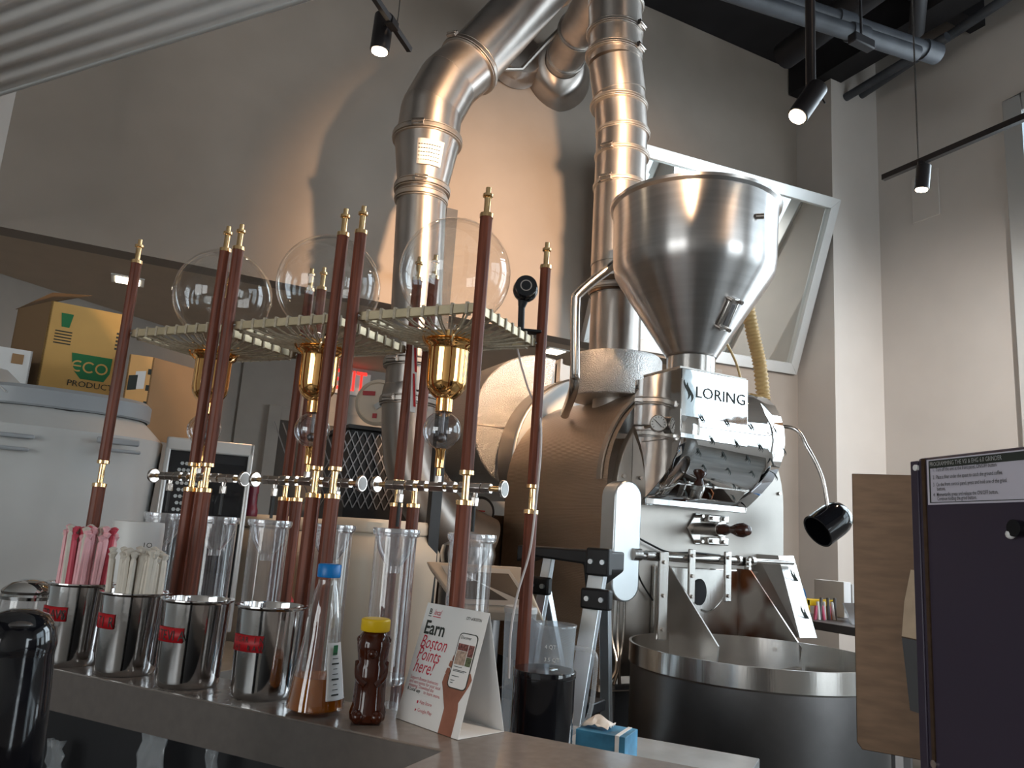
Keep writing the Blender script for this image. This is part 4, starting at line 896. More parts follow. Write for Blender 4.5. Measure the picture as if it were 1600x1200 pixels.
# glass sugar shaker
B = atZ(28, 1032, 1.07); c = B + view(B) * .045; c.z = ZT
o = thing('sugar_shaker', 'glass sugar shaker with domed chrome lid at the left edge', 'shaker', c)
r = .047; hz = zat(c.x, c.y, 925) - ZT
s = MB(); s.lathe([(r * .85, 0), (r, .01), (r, hz * .7), (r * .92, hz)], c, 36, cap=False); s.build('glass_jar', glass2, o)
s = MB(); s.lathe([(0, .003), (r * .92, .004), (r * .95, hz * .66), (0, hz * .7)], c, 28); s.build('sugar', mat('pale_brown_sugar', (.42, .38, .34), .9, noise=.1, nscale=200), o)
s = MB(); s.lathe([(r * 1.02, hz - .012), (r * 1.04, hz - .006), (r * .98, hz - .002), (r * 1.03, hz + .003), (r * .95, hz + .008), (r * .7, hz + .018), (r * .3, hz + .024), (0, hz + .025)], c, 36); s.build('chrome_lid', chrome, o)
# glossy black dispenser in front at far left
o_c = dst(28, 1000, .98); zt_ = zat(o_c.x, o_c.y, 952)
o = thing('black_dispenser', 'glossy black bottle-shaped dispenser at the lower left corner', 'dispenser', (o_c.x, o_c.y, ZS))
r = .036; H = zt_ - ZS
s = MB(); s.lathe([(r * 1.15, 0), (r * 1.2, .02), (r * 1.18, H - .16), (r * 1.05, H - .07), (r * .99, H - .045), (r * 1.0, H - .04)], (o_c.x, o_c.y, ZS), 40); s.build('bottle_body', blackpl, o)
s = MB(); s.lathe([(r * 1.0, H - .041), (r * 1.02, H - .034), (r * .95, H - .018), (r * .7, H - .005), (r * .35, H), (0, H + .001)], (o_c.x, o_c.y, ZS), 40); s.build('domed_cap', blackpl, o)
s = MB(); vv = -view(o_c); pc = Vector((o_c.x, o_c.y, ZS + H - .012)) + vv * r * .80; s.ball(pc, .011, 16, 8, (1, 1, .35)); s.build('oval_badge', steel_dark, o)
# syrup bottle with blue cap
B = atZ(490, 1120, 1.07); c = B + view(B) * .034; c.z = ZT; s1_ = lambda py: zat(c.x, c.y, py) - ZT
o = thing('syrup_bottle', 'clear syrup bottle with blue cap, a third full of amber syrup', 'bottle', c)
Z = [s1_(q) for q in (1116, 1085, 1050, 990, 950, 925, 912)]
pr = [(.036, .0), (.0430, .006), (.0415, Z[1]), (.0365, Z[2] + .0), (.0315, (Z[2] + Z[3]) / 2), (.0275, Z[3]), (.0270, (Z[3] + Z[4]) / 2), (.0235, Z[4]), (.0195, Z[5]), (.0155, Z[6] - .002), (.0150, Z[6] + .006)]
s = MB(); s.lathe(pr, c, 44, cap=False); s.build('bottle_glass', thinglass('bottle_glass', (.93, .93, .92), 1.6, 0, 0, (1, 1, 1), 2.6), o)
s = MB(); lv = s1_(1055); s.lathe([(.035, .002), (.0417, .007), (.0402, Z[1]), (.0358, lv), (0, lv + .0005)], c, 44); s.build('syrup', syrup, o)
s = MB(); zc_ = s1_(902); zt = s1_(881); s.lathe([(.0175, zc_), (.0180, zc_ + .002), (.0180, zt - .002), (.0165, zt), (0, zt)], c, 40); s.build('blue_cap', blue, o, .001)
s = MB(); rows = []
for i in range(9):
    a = math.atan2(-c.y, -c.x) + rad(20 + i * 7); rows.append([(c.x + rr_ * math.cos(a), c.y + rr_ * math.sin(a), ZT + zz_) for rr_, zz_ in ((.0432, .022), (.0421, Z[1]), (.0371, Z[2]), (.0321, (Z[2] + Z[3]) / 2), (.0290, Z[3] - .01))])
s.sheet(rows); lb_ = s.build('white_label', white_p, o, 0, .0004)
s = MB()
for k in range(9):
    a = math.atan2(-c.y, -c.x) + rad(40); zz = .030 + k * .0072; rr_ = .0436 - max(0, zz - .02) * .135; s.box((c.x + rr_ * math.cos(a), c.y + rr_ * math.sin(a), ZT + zz), (.013 - .003 * (k % 3), .0006, .0022 if k % 3 == 0 else .001), a + PI / 2)
a = math.atan2(-c.y, -c.x) + rad(42); s.build('label_print', inkdark, lb_)
s = MB(); s.box((c.x + .0325 * math.cos(a), c.y + .0325 * math.sin(a), ZT + Z[3] - .02), (.008, .0006, .014), a + PI / 2); s.build('green_leaf_mark', green, lb_)
# honey bear
B = atZ(572, 1134, 1.07); c = B + view(B) * .0235; c.z = ZT; s1_ = lambda py: zat(c.x, c.y, py) - ZT
o = thing('honey_bear_bottle', 'bear-shaped honey squeeze bottle with yellow cap', 'bottle', c)
Zq = {q: s1_(q) for q in (1125, 1112, 1100, 1060, 1040, 1034, 1020, 1005, 992, 986, 966)}
s = MB(); s.lathe([(.021, 0), (.0255, .004), (.0265, Zq[1112]), (.0235, Zq[1100]), (.0225, Zq[1060]), (.0235, Zq[1040]), (.0205, Zq[1034]), (.0225, Zq[1020]), (.0245, Zq[1005]), (.0205, Zq[992]), (.0165, Zq[986])], c, 40)
av = math.atan2(-c.y, -c.x)
s.build('honey_body', honey, o)
s = MB()
for sg in (-1, 1):
    e_ = Vector((math.cos(av + sg * PI / 2), math.sin(av + sg * PI / 2), 0)); vf = Vector((math.cos(av), math.sin(av), 0))
    s.ball(c + e_ * .0190 + Vector((0, 0, Zq[1005] + .005)), .0065, 14, 8)
    s.tube(smoothpath([c + e_ * .020 + Vector((0, 0, Zq[1034])), c + e_ * .018 + vf * .012 + Vector((0, 0, Zq[1060] + .004)), c + vf * .0205 + e_ * .006 + Vector((0, 0, Zq[1060] - .006))], 5), .0050, 8)
    s.ball(c + e_ * .013 + vf * .019 + Vector((0, 0, .010)), .010, 14, 8)
s.ball(c + Vector((math.cos(av), math.sin(av), 0)) * .0225 + Vector((0, 0, Zq[1020] + .002)), .007, 14, 8)
s.build_loose('bear_features', honey, o)
s = MB(); z0_ = Zq[986]; z1_ = Zq[966]; s.lathe([(.0200, z0_), (.0215, z0_ + .002), (.0215, z1_ - .002), (.0195, z1_), (0, z1_)], c, 36); s.build('yellow_cap', yellow, o, .0008)

# table tent card
TB = [atZ(618, 1122, 1.07), atZ(715, 1157, 1.07)]; T1 = atZ(773, 1150, 1.07)
ux = (TB[1] - TB[0]).normalized(); back = T1 - TB[1]
wcard = (TB[1] - TB[0]).length
vb = Vector((-ux.y, ux.x, 0)); 
if vb.dot(view(TB[0])) < 0: vb = -vb
dpt = .088
mid = TB[0].lerp(TB[1], .5) + vb * dpt / 2
hz = zat(*(TB[0] + vb * dpt / 2)[:2], 942) - 1.07
card_o = thing('table_tent_card', 'white folded table card reading Earn Boston Points here', 'card', (mid.x, mid.y, ZT))
up = Vector((0, 0, 1)); b0_ = TB[0] + up * .0006; b1_ = TB[1] + up * .0006; ap0 = b0_ + vb * dpt * .5 + up * hz; ap1 = b1_ + vb * dpt * .5 + up * hz; k0 = b0_ + vb * dpt; k1 = b1_ + vb * dpt
print('card', wcard, hz)
s = MB(); s.prism([b0_, b1_, ap1, ap0], vb * .0006); fp_ = s.build('front_panel', white_p, card_o)
s = MB(); s.prism([k0, k1, ap1, ap0], vb * .0006); s.build('back_panel', white_p, card_o)
s = MB(); s.prism([b0_, b1_, k1, k0], up * .0006); s.build('base_panel', white_p, card_o)
ey = (ap0 - b0_); HL = ey.length; ey.normalize(); cn2 = ux.cross(ey)
def cpnt(u_, v_): return b0_ + ux * (u_ * wcard) + ey * (v_ * HL)
def cpoly(pts, m, name, lift=.0004, parent=None):
    s = MB(); s.prism([cpnt(*p) + cn2 * lift for p in pts], cn2 * .0002); return s.build(name, m, parent or fp_)
S = wcard
redink = mat('printed_red_ink', (.55, .02, .05), .6); bodyink = mat('printed_pink_red_ink', (.55, .12, .14), .6)
text('B', 'logo_letter', inkdark, fp_, cpnt(.07, .905), ux, ey, S * .085, bold=.02); text('local', 'logo_word', redink, fp_, cpnt(.15, .905), ux, ey, S * .085, shear=.35, w_scale=.75)
cpoly([(.07, .885), (.12, .885), (.12, .892), (.07, .892)], inkdark, 'logo_rule'); cpoly([(.15, .885), (.28, .885), (.28, .892), (.15, .892)], redink, 'logo_rule')
text('CITY of BOSTON', 'city_mark', inkdark, fp_, cpnt(.68, .915), ux, ey, S * .042, bold=.01, w_scale=.75)
text('Earn', 'headline', inkdark, fp_, cpnt(.06, .735), ux, ey, S * .20, bold=.022, w_scale=.95)
for k, wd_ in enumerate(('Boston', 'Points', 'here!')): text(wd_, 'headline_red', redink, fp_, cpnt(.06, .615 - k * .105), ux, ey, S * .19, shear=.25, w_scale=.80)
for k, wd_ in enumerate(('Support Boston businesses', 'and earn points for your local', 'shopping. Download the')): text(wd_, 'body_print', bodyink, fp_, cpnt(.06, .345 - k * .032), ux, ey, S * .046, w_scale=.92)
text('B Local app', 'body_print', inkdark, fp_, cpnt(.06, .249), ux, ey, S * .046, bold=.015); text('to learn more.', 'body_print', bodyink, fp_, cpnt(.33, .249), ux, ey, S * .046)
for k, wd_ in enumerate(('App Store', 'Google Play')):
    cpoly([(.27, .165 - k * .065), (.29, .165 - k * .065), (.29, .187 - k * .065), (.27, .187 - k * .065)] if k == 0 else [(.27, .10), (.295, .112), (.27, .124)], redink, 'badge_icon'); text(wd_, 'badge_print', bodyink, fp_, cpnt(.31, .17 - k * .065), ux, ey, S * .048)
# printed hand holding a phone
cpoly([(.70, -.0), (.90, -.0), (.90, .20), (.88, .26), (.97, .40), (.99, .455), (.95, .50), (.90, .48), (.86, .42), (.66, .40), (.63, .47), (.58, .45), (.57, .38), (.60, .34), (.66, .25), (.70, .19)], skin, 'printed_hand', .0003)
for (u_, v_) in ((.58, .46), (.60, .52), (.63, .57), (.65, .64)): cpoly([(u_, v_), (u_ + .06, v_ - .02), (u_ + .07, v_ + .02), (u_ + .05, v_ + .045), (u_ + .01, v_ + .04)], skin, 'printed_finger', .0004)
def rr(u0, u1, v0, v1, r_): 
    ra_ = r_ * wcard / HL; return [(u1 - r_ + r_ * math.cos(a), v1 - ra_ + ra_ * math.sin(a)) for a in (0, .5, 1.05, 1.57)] + [(u0 + r_ + r_ * math.cos(a), v1 - ra_ + ra_ * math.sin(a)) for a in (1.57, 2.1, 2.6, 3.14)] + [(u0 + r_ + r_ * math.cos(a), v0 + ra_ + ra_ * math.sin(a)) for a in (3.14, 3.6, 4.2, 4.71)] + [(u1 - r_ + r_ * math.cos(a), v0 + ra_ + ra_ * math.sin(a)) for a in (4.71, 5.2, 5.8, 6.28)]
cpoly(rr(.65, .94, .355, .805, .05), inkdark, 'printed_phone', .0006); cpoly(rr(.662, .928, .363, .797, .045), white_p, 'phone_screen', .0009)
pm1 = mat('printed_photo_brown', (.18, .07, .06), .6, noise=.8, nscale=300); pm2 = mat('printed_photo_tan', (.38, .28, .22), .6, noise=.4, nscale=300); pm3 = mat('printed_photo_green', (.10, .12, .06), .6, noise=.8, nscale=400)
cpoly([(.675, .66), (.83, .66), (.83, .715), (.675, .715)], pm1, 'screen_photo', .0012); cpoly([(.675, .545), (.83, .545), (.83, .657), (.675, .657)], pm2, 'screen_photo', .0012); cpoly([(.84, .62), (.92, .62), (.92, .715), (.84, .715)], pm1, 'screen_photo', .0012); cpoly([(.84, .545), (.92, .545), (.92, .617), (.84, .617)], pm3, 'screen_photo', .0012)
text('Discover', 'screen_print', inkdark, fp_, cpnt(.68, .755), ux, ey, S * .045, .0013, bold=.01)
for k, (v_, l_) in enumerate(((.525, .12), (.50, .2), (.49, .17), (.45, .11), (.415, .06), (.395, .04))): cpoly([(.69, v_), (.69 + l_, v_), (.69 + l_, v_ + .005), (.69, v_ + .005)], inkdark, 'screen_print', .0012)
# ================================================================== BEHIND THE BAR
# black lidded canister
q = dst(851, 1046, 1.46); c = Vector((q.x, q.y, ZB + .001)); zt = zat(c.x, c.y, 1046); r = .056; H = zt - ZB
o = thing('black_canister', 'glossy black lidded canister between the table card and the ladder', 'canister', c)
s = MB(); s.lathe([(r * .94, 0), (r * .98, .004), (r * .98, H * .45), (r * 1.0, H * .452), (r * 1.0, H * .458), (r * .985, H * .46), (r * .985, H - .012)], c, 48); s.build('can_body', blackpl, o)
s = MB(); s.lathe([(r * 1.01, H - .012), (r * 1.015, H - .002), (r, H), (0, H)], c, 48); s.build('flat_lid', blackpl, o, .0006)
s = MB(); s.box(c + Vector((.012, -.01, H + .0006)), (.02, .004, .0006), .5); s.box(c + Vector((.018, .0, H + .0006)), (.004, .016, .0006), .5); s.build('lid_mark', alu, o)
# measuring jug
q = dst(862, 975, 1.72); c = Vector((q.x, q.y, ZB + .001)); zt = zat(c.x, c.y, 975); r = .052; H = zt - ZB
o = thing('measuring_jug', 'cloudy clear measuring jug with handle behind the black canister', 'jug', c)
s = MB(); s.lathe([(0, 0), (r * .82, .002), (r * .84, .01), (r, H - .006), (r * 1.04, H)], c, 40, cap=False)
for i in range(len(s.v)):
    if s.v[i].z > c.z + H - .02:
        dv = (s.v[i] - c); k = dv.dot(Vector((-.9, .4, 0)))
        if k > r * .6: s.v[i] += Vector((-.9, .4, 0)) * .012 + Vector((0, 0, .014))
s.build('jug_body', frost, o, 0, .0015)
hdir = Vector((.8, -.6, 0)); s = MB(); s.tube(smoothpath([c + hdir * r + Vector((0, 0, H - .045)), c + hdir * (r + .038) + Vector((0, 0, H - .050)), c + hdir * (r + .045) + Vector((0, 0, H - .08)), c + hdir * (r + .035) + Vector((0, 0, H - .18)), c + hdir * (r * .9) + Vector((0, 0, H - .22))], 5), .005, 8); s.build('jug_handle', frost, o)
av = view(c); tz = Vector((-av.y, av.x, 0)) * -1
for k, (w_, zz) in enumerate((('4 QT', -.045), ('3.5 QT', -.070))): text(w_, 'volume_mark', white_pl, o, c - av * (r + .001) + tz * (-.012) + Vector((0, 0, H + zz)), tz, (0, 0, 1), .011, .0004)
# translucent lidded tub
q = dst(814, 950, 1.9); c = Vector((q.x, q.y, ZB + .001)); zt = zat(c.x, c.y, 948); H = zt - ZB; r = .038
o = thing('clear_tub', 'cloudy plastic tub with pale lid directly behind the rightmost wooden post', 'container', c)
s = MB(); s.lathe([(0, 0), (r * .8, .002), (r, H - .012)], c, 36, cap=False); s.build('tub_body', frost, o)
s = MB(); s.lathe([(r * 1.04, H - .014), (r * 1.05, H - .004), (r * .95, H), (0, H)], c, 36); s.build('tub_lid', greyplastic, o)
# carton with tissue
c = dst(948, 1158, 1.64); c = Vector((c.x, c.y, 0)); 
o = thing('tissue_carton', 'small blue printed carton with white tissue on the back counter', 'carton', (c.x, c.y, ZB))
zt = zat(c.x, c.y, 1139); s = MB(); s.box((c.x, c.y, (ZB + .001 + zt) / 2), (.10, .085, zt - ZB - .001), rad(-52.3)); cbx = s.build('carton_body', bluebox, o, .001)
s = MB(); s.box(Vector((c.x, c.y, (ZB + zt) / 2)) + DX * .034, (.008, .087, zt - ZB + .002), rad(-52.3)); s.build('white_band', white_p, cbx)
s = MB()
random.seed(3)
rows = []
for i in range(9):
    row = []
    for j in range(9):
        u_, v_ = i / 8 - .5, j / 8 - .5; h_ = .016 * math.exp(-(u_ * u_ + v_ * v_) * 7) + random.uniform(-.003, .005); row.append(Vector((c.x, c.y, zt + .004 + h_)) + DX * (u_ * .055 - .018) + DYv * v_ * .05)
    rows.append(row)
s.sheet(rows); s.build('tissue_sheet', tissue, o, 0, .001)

# touch panel of the roaster on a stand
A = dst(665, 876, 2.35); B = dst(815, 885, 2.2)
o = thing('touch_panel', 'tilted beige touch panel with dark screen behind the table card', 'screen', (A.x, A.y, 1.0))
C = dst(718, 952, 2.15); D = dst(845, 958, 2.02)
nrm_ = (B - A).cross(C - A).normalized()
if nrm_.dot(CAM - A) < 0: nrm_ = -nrm_
def tq(u_, v_, l=0): return A.lerp(B, u_).lerp(C.lerp(D, u_), v_) + nrm_ * l
s = MB(); s.prism([tq(0, 0), tq(1, 0), tq(1, 1), tq(0, 1)], -nrm_ * .04); s.build('panel_case', cream, o, .006)
s = MB(); s.prism([tq(.14, .10, .001), tq(.86, .10, .001), tq(.95, .9, .001), tq(.10, .9, .001)], nrm_ * .002); s.build('panel_bezel', silverwhite, o, .003)
s = MB(); s.prism([tq(.20, .22, .0035), tq(.83, .22, .0035), tq(.89, .80, .0035), tq(.17, .80, .0035)], nrm_ * .001); s.build('dark_screen', mat('dark_screen_glass', (.10, .08, .065), .2), o)
m_ = tq(.5, .6); s = MB(); s.cyl((m_.x, m_.y, 0), m_ - nrm_ * .045, .025); s.build('stand_pole', steel_dark, o)

# bins with white lids
def bin_(name, label, cpx, d, ypx, rw, H, m, mlid, lidh=.045, squareness=4.0, grp=None, rot=0, zfoot=0.0, band=None):
    q = dst(cpx, ypx, d); zt = zat(q.x, q.y, ypx); c = Vector((q.x, q.y, 0)); o = thing(name, label, 'bin', (c.x, c.y, zfoot), grp)
    def rn(r_, z_, n=64):
        out = []
        for k in range(n):
            a = 2 * PI * k / n; ca_, sa = math.cos(a), math.sin(a); rr_ = r_ / ((abs(ca_) ** squareness + abs(sa) ** squareness) ** (1 / squareness)); b_ = a + rot; out.append((c.x + rr_ * math.cos(b_), c.y + rr_ * math.sin(b_), z_))
        return out
    def loft(lv, m_, nm, capt=True):
        n = 64; s = MB(); vs = [p for r_, z_ in lv for p in rn(r_, z_)]; fs = [(i * n + k, i * n + (k + 1) % n, (i + 1) * n + (k + 1) % n, (i + 1) * n + k) for i in range(len(lv) - 1) for k in range(n)]
        s.add(vs, fs, True); s.add(vs[-n:], [tuple(range(n))]) if capt else None; return s.build(nm, m_, o)
    zb0 = max(zfoot, zt - H) + .001
    loft([(rw * .88, zb0), (rw * .97, zt - lidh - .10), (rw * .97, zt - lidh - .06), (rw * .78, zt - lidh - .001)], m, 'bin_body')
    loft([(rw * .80, zt - lidh), (rw * .82, zt - lidh + .005), (rw * .82, zt - .012), (rw * .78, zt - .001), (rw * .4, zt)], mlid, 'bin_lid')
    s = MB(); s.lathe([(rw * .79, zt - lidh - .004), (rw * .79, zt - lidh + .002)], c, 40, cap=False); s.build('dark_seam', blackmat, o)
    return o, c, zt
gb, gc, gz_ = bin_('ingredient_bin', 'big grey white plastic bin with rounded lid at far left', 100, 2.78, 622, .30, .9, greyplastic, greyplastic2, .06, 3.0, None, rad(8), ZB - .0)
av = math.atan2(-gc.y, -gc.x)
s = MB()
ta = Vector((-math.sin(av), math.cos(av), 0)); 
for px, py, w_, h_ in ((185, 690, .11, .018), (190, 705, .10, .010), (20, 680, .10, .012), (15, 700, .09, .010)):
    P = dst(px, py, 2.475); s.box(P, (w_, .02, h_), av + PI / 2)
s.build_loose('moulded_grip', greyplastic2, gb, .004)
bin_('white_lidded_bin', 'cream lidded bin in the middle behind the honey bear bottle', 598, 2.95, 812, .198, .8, cream, cream, .05, 3.5, 'cream lidded bins on the floor', rad(20))
bin_('white_lidded_bin', 'cream lidded bin left behind the red bottle and middle tower posts', 440, 3.30, 806, .19, .8, cream, cream, .05, 3.5, 'cream lidded bins on the floor', rad(20))

# cardboard boxes piled on the bin and the oven
def boxpx(name, label, TL_, TR_, BLy, d, depth, m, mside, group=None, turn=0, back=None, zbot=None):
    A = dst(*TL_, d); B = dst(TR_[0], TR_[1], d + turn); ux_ = (B - A); ux_.z = 0; W = ux_.length; ux_.normalize(); vy = Vector((-ux_.y, ux_.x, 0))
    if vy.dot(view(A)) < 0: vy = -vy
    if back:
        vy = dst(back[0], back[1], back[2]) - A; vy.z = 0; depth = vy.length; vy.normalize()
    zt = A.z; zb = zbot if zbot else zat(A.x, A.y, BLy); o = thing(name, label, 'box', (A.x, A.y, zb), group)
    A0 = Vector((A.x, A.y, zb)); s = MB(); s.prism([A0, A0 + ux_ * W, A0 + ux_ * W + Vector((0, 0, zt - zb)), A0 + Vector((0, 0, zt - zb))], vy * .005); f = s.build('front_panel', m, o)
    s = MB(); s.prism([A0, A0 + vy * depth, A0 + vy * depth + Vector((0, 0, zt - zb)), A0 + Vector((0, 0, zt - zb))], ux_ * .005); s.build('side_panel', mside, o)
    s = MB(); s.prism([A0 + ux_ * W, A0 + ux_ * W + vy * depth, A0 + ux_ * W + vy * depth + Vector((0, 0, zt - zb)), A0 + ux_ * W + Vector((0, 0, zt - zb))], -ux_ * .005); s.build('side_panel', mside, o)
    s = MB(); s.prism([A0 + vy * depth, A0 + ux_ * W + vy * depth, A0 + ux_ * W + vy * depth + Vector((0, 0, zt - zb)), A0 + vy * depth + Vector((0, 0, zt - zb))], -vy * .005); s.build('back_panel', mside, o)
    s = MB(); s.prism([A0, A0 + ux_ * W, A0 + ux_ * W + vy * depth, A0 + vy * depth], (0, 0, .005)); s.build('bottom_panel', mside, o)
    return o, A0, ux_, vy, W, zt - zb, f
o, A0, ux_, vy, W, H, f = boxpx('cardboard_box', 'yellow lit cardboard box with green ECO print on top of the big bin', (82, 470), (197, 503), 632, 2.90, .26, card, carddk, None, .02, (27, 490, 3.12), gz_ + .002)
fl_ = MB(); tpz = A0 + Vector((0, 0, H)); fl_.prism([tpz, tpz + vy * .26, tpz + vy * .26 - ux_ * -.10 + Vector((0, 0, .085)), tpz + ux_ * .11 + Vector((0, 0, .045))], ux_ * .003); fl_.build('open_flap', carddk, o)
U = Vector((0, 0, 1)); nn = -vy
def onb(u_, v_, l=.0008): return A0 + ux_ * u_ * W + U * (1 - (1 - v_) * 1.02) * H + nn * l
s = MB(); s.prism([onb(.36, .52), onb(.90, .52), onb(.895, .36), onb(.83, .27), onb(.52, .27), onb(.40, .36)], nn * .0006); lg = s.build('green_logo_shield', green, f)
def ringp(cu_, cv_, ru, rv, a0, a1, w_, lift=.0018):
    s = MB(); n = 14; rows = []; cv_ = 1 - (1 - cv_) * 1.02
    for i in range(n + 1):
        a = a0 + (a1 - a0) * i / n; rows.append([A0 + ux_ * (cu_ * W + (ru - w_) * math.cos(a)) + U * (cv_ * H + (rv - w_) * math.sin(a)) + nn * lift, A0 + ux_ * (cu_ * W + ru * math.cos(a)) + U * (cv_ * H + rv * math.sin(a)) + nn * lift])
    s.sheet(rows, False); return s
rz_ = .048 * H / .4 if H > 0 else .05; r0 = .080 * W / .30 * .95; r0 = min(.085 * H * 1.05, .09 * W * 1.0)
k_ = W * .085
ringp(.46, .395, k_, k_, rad(60), rad(300), k_ * .28).build('logo_letter', card, lg); s = MB(); s.prism([A0 + ux_ * (.46 * W - k_) + U * (.383 * H - .1 * k_) + nn * .0017, A0 + ux_ * (.46 * W + k_ * .5) + U * (.383 * H - .1 * k_) + nn * .0017, A0 + ux_ * (.46 * W + k_ * .5) + U * (.383 * H + .15 * k_) + nn * .0017, A0 + ux_ * (.46 * W - k_) + U * (.383 * H + .15 * k_) + nn * .0017], nn * .0002); s.build('logo_letter', card, lg)
ringp(.61, .395, k_, k_, rad(45), rad(315), k_ * .28).build('logo_letter', card, lg); ringp(.775, .395, k_, k_, 0, 2 * PI, k_ * .28).build('logo_letter', card, lg)
text('PRODUCTS', 'box_print', inkdark, f, onb(.36, .19), ux_, U, .085 * H, .0016, w_scale=1.05)
s = MB(); s.prism([onb(.14, .90), onb(.30, .90), onb(.27, .76), onb(.17, .76)], nn * .0004); s.build('green_cup_print', green, f)
for k in range(5): s = MB(); s.prism([onb(.10, .72 - k * .03), onb(.32, .72 - k * .03), onb(.32, .708 - k * .03), onb(.10, .708 - k * .03)], nn * .0004); s.build('printed_line', inkdark, f)
for k in range(5): s = MB(); s.prism([onb(.90, .80 - k * .04), onb(.97, .80 - k * .04), onb(.97, .78 - k * .04), onb(.90, .78 - k * .04)], nn * .0004); s.build('printed_line', inkdark, f)
zsh = A0.z
boxes_z = [A0.z]
OVT = dst(262, 682, 2.62).z + .003
o2, A2, u2, v2, W2, H2, f2 = boxpx('cardboard_box', 'orange and brown cardboard box standing over the black oven', (203, 553), (242, 558), 665, 2.84, .12, orange_card, card2, None, .0, None, OVT)
# its long brown side faces right
s = MB(); B2 = A2 + u2 * W2; e2_ = dst(318, 578, 2.98); e2_ = Vector((e2_.x, e2_.y, 0)); B2f = Vector((B2.x, B2.y, A2.z)); s.prism([B2f, Vector((e2_.x, e2_.y, A2.z)), Vector((e2_.x, e2_.y, A2.z + H2)), B2f + U * H2], v2 * .004); s.build('long_side_panel', card2, o2)
def on2(u_, v_, l=.001): return A2 + u2 * u_ * W2 + U * v_ * H2 - v2 * l
s = MB(); s.prism([on2(.35, .80), on2(.75, .82), on2(.75, .60), on2(.35, .58)], -v2 * .0004); s.build('white_sticker', white_p, f2)
s = MB(); s.prism([on2(.10, .74), on2(.45, .76), on2(.45, .58), on2(.10, .56)], -v2 * .0008); s.build('black_stamp', inkdark, f2)
s = MB(); s.prism([on2(.0, .40), on2(.75, .42), on2(.75, .02), on2(.0, .02)], -v2 * .0004); s.build('white_sticker', white_p, f2)
for k in range(3): s = MB(); s.prism([on2(.82, .85 - k * .2), on2(.95, .85 - k * .2), on2(.95, .78 - k * .2), on2(.82, .78 - k * .2)], -v2 * .0004); s.build('printed_line', inkdark, f2)
o3, A3, u3, v3, W3, H3, f3 = boxpx('white_carton', 'white carton with torn brown tape left of the cardboard box', (-50, 533), (52, 550), 640, 2.72, .24, white_p, lgrey, None, .0, None, gz_ + .002)
s = MB(); P = A3 + u3 * W3 * .78 + U * (H3 - .03) - v3 * .001; s.box(P, (.03, .002, .03), math.atan2(u3.y, u3.x)); s.build('brown_tape', card2, f3)
s = MB(); P = dst(10, 595, 2.62); s.box(P, (.14, .10, .004), rad(-40), Matrix.Rotation(rad(-40), 3, 'Z') @ Matrix.Rotation(rad(35), 3, 'Y')); tag(s.build('grey_folder', silverwhite, None, .001), 'grey folder edge leaning in front of the white carton', 'folder')
# oven with white frame
A = dst(262, 682, 2.62); B = dst(397, 706, 2.62); ux4 = (B - A); ux4.z = 0; W4 = ux4.length; ux4.normalize(); v4 = Vector((-ux4.y, ux4.x, 0)); A4 = Vector((A.x, A.y, ZB + .10)); H4 = A.z - A4.z
o4 = thing('black_oven', 'black countertop oven with pale frame behind the leftmost tower', 'oven', A4)
s = MB(); s.prism([A4, A4 + ux4 * W4, A4 + ux4 * W4 + U * H4, A4 + U * H4], v4 * .40); s.build('oven_body', blackmat, o4, .004)
for (ua, va, ub, vb_) in ((0, 0, .06, 1), (.94, 0, 1, 1), (0, .93, 1, 1)):
    s = MB(); s.prism([A4 + ux4 * W4 * ua + U * H4 * va, A4 + ux4 * W4 * ub + U * H4 * va, A4 + ux4 * W4 * ub + U * H4 * vb_, A4 + ux4 * W4 * ua + U * H4 * vb_], -v4 * .014); s.build('pale_frame_bar', silverwhite, o4, .005)
s = MB()
for i in range(5):
    for j in range(8): s.cyl(A4 + ux4 * W4 * (.18 + i * .05 + (j % 2) * .025) + U * H4 * (.62 + j * .035) - v4 * .001, A4 + ux4 * W4 * (.18 + i * .05 + (j % 2) * .025) + U * H4 * (.62 + j * .035) - v4 * .003, .006, seg=6)
x_ = s.build('vent_perforation', alu, o4); x_['kind'] = 'stuff'
s = MB(); s.prism([A4 + ux4 * W4 * .5 + U * H4 * .3, A4 + ux4 * W4 * .9 + U * H4 * .3, A4 + ux4 * W4 * .9 + U * H4 * .88, A4 + ux4 * W4 * .5 + U * H4 * .88], -v4 * .003); s.build('oven_door', blackpl, o4)
s = MB(); s.prism([A4 + ux4 * .02 + v4 * .02 + U * -.0985, A4 + ux4 * (W4 - .02) + v4 * .02 + U * -.0985, A4 + ux4 * (W4 - .02) + v4 * .38 + U * -.0985, A4 + ux4 * .02 + v4 * .38 + U * -.0985], (0, 0, .0985)); s.build('oven_base', blackmat, o4)
# white labelled tub behind the straws
q = dst(215, 838, 2.0); c = Vector((q.x, q.y, ZB + .001)); zt = zat(c.x, c.y, 816) - ZB; r = .055
o = thing('white_tub', 'white labelled tub behind the straw canisters', 'tub', c)
s = MB(); s.lathe([(r * .9, 0), (r, .01), (r, zt - .01), (r * .97, zt), (0, zt)], c, 36); tb = s.build('tub_body', white_pl, o)
av = view(c); tz = Vector((av.y, -av.x, 0)); text('1O', 'tub_print', inkdark, tb, c - av * (r + .001) + tz * .012 + U * (zt - .055), tz, U, .016, .0006)
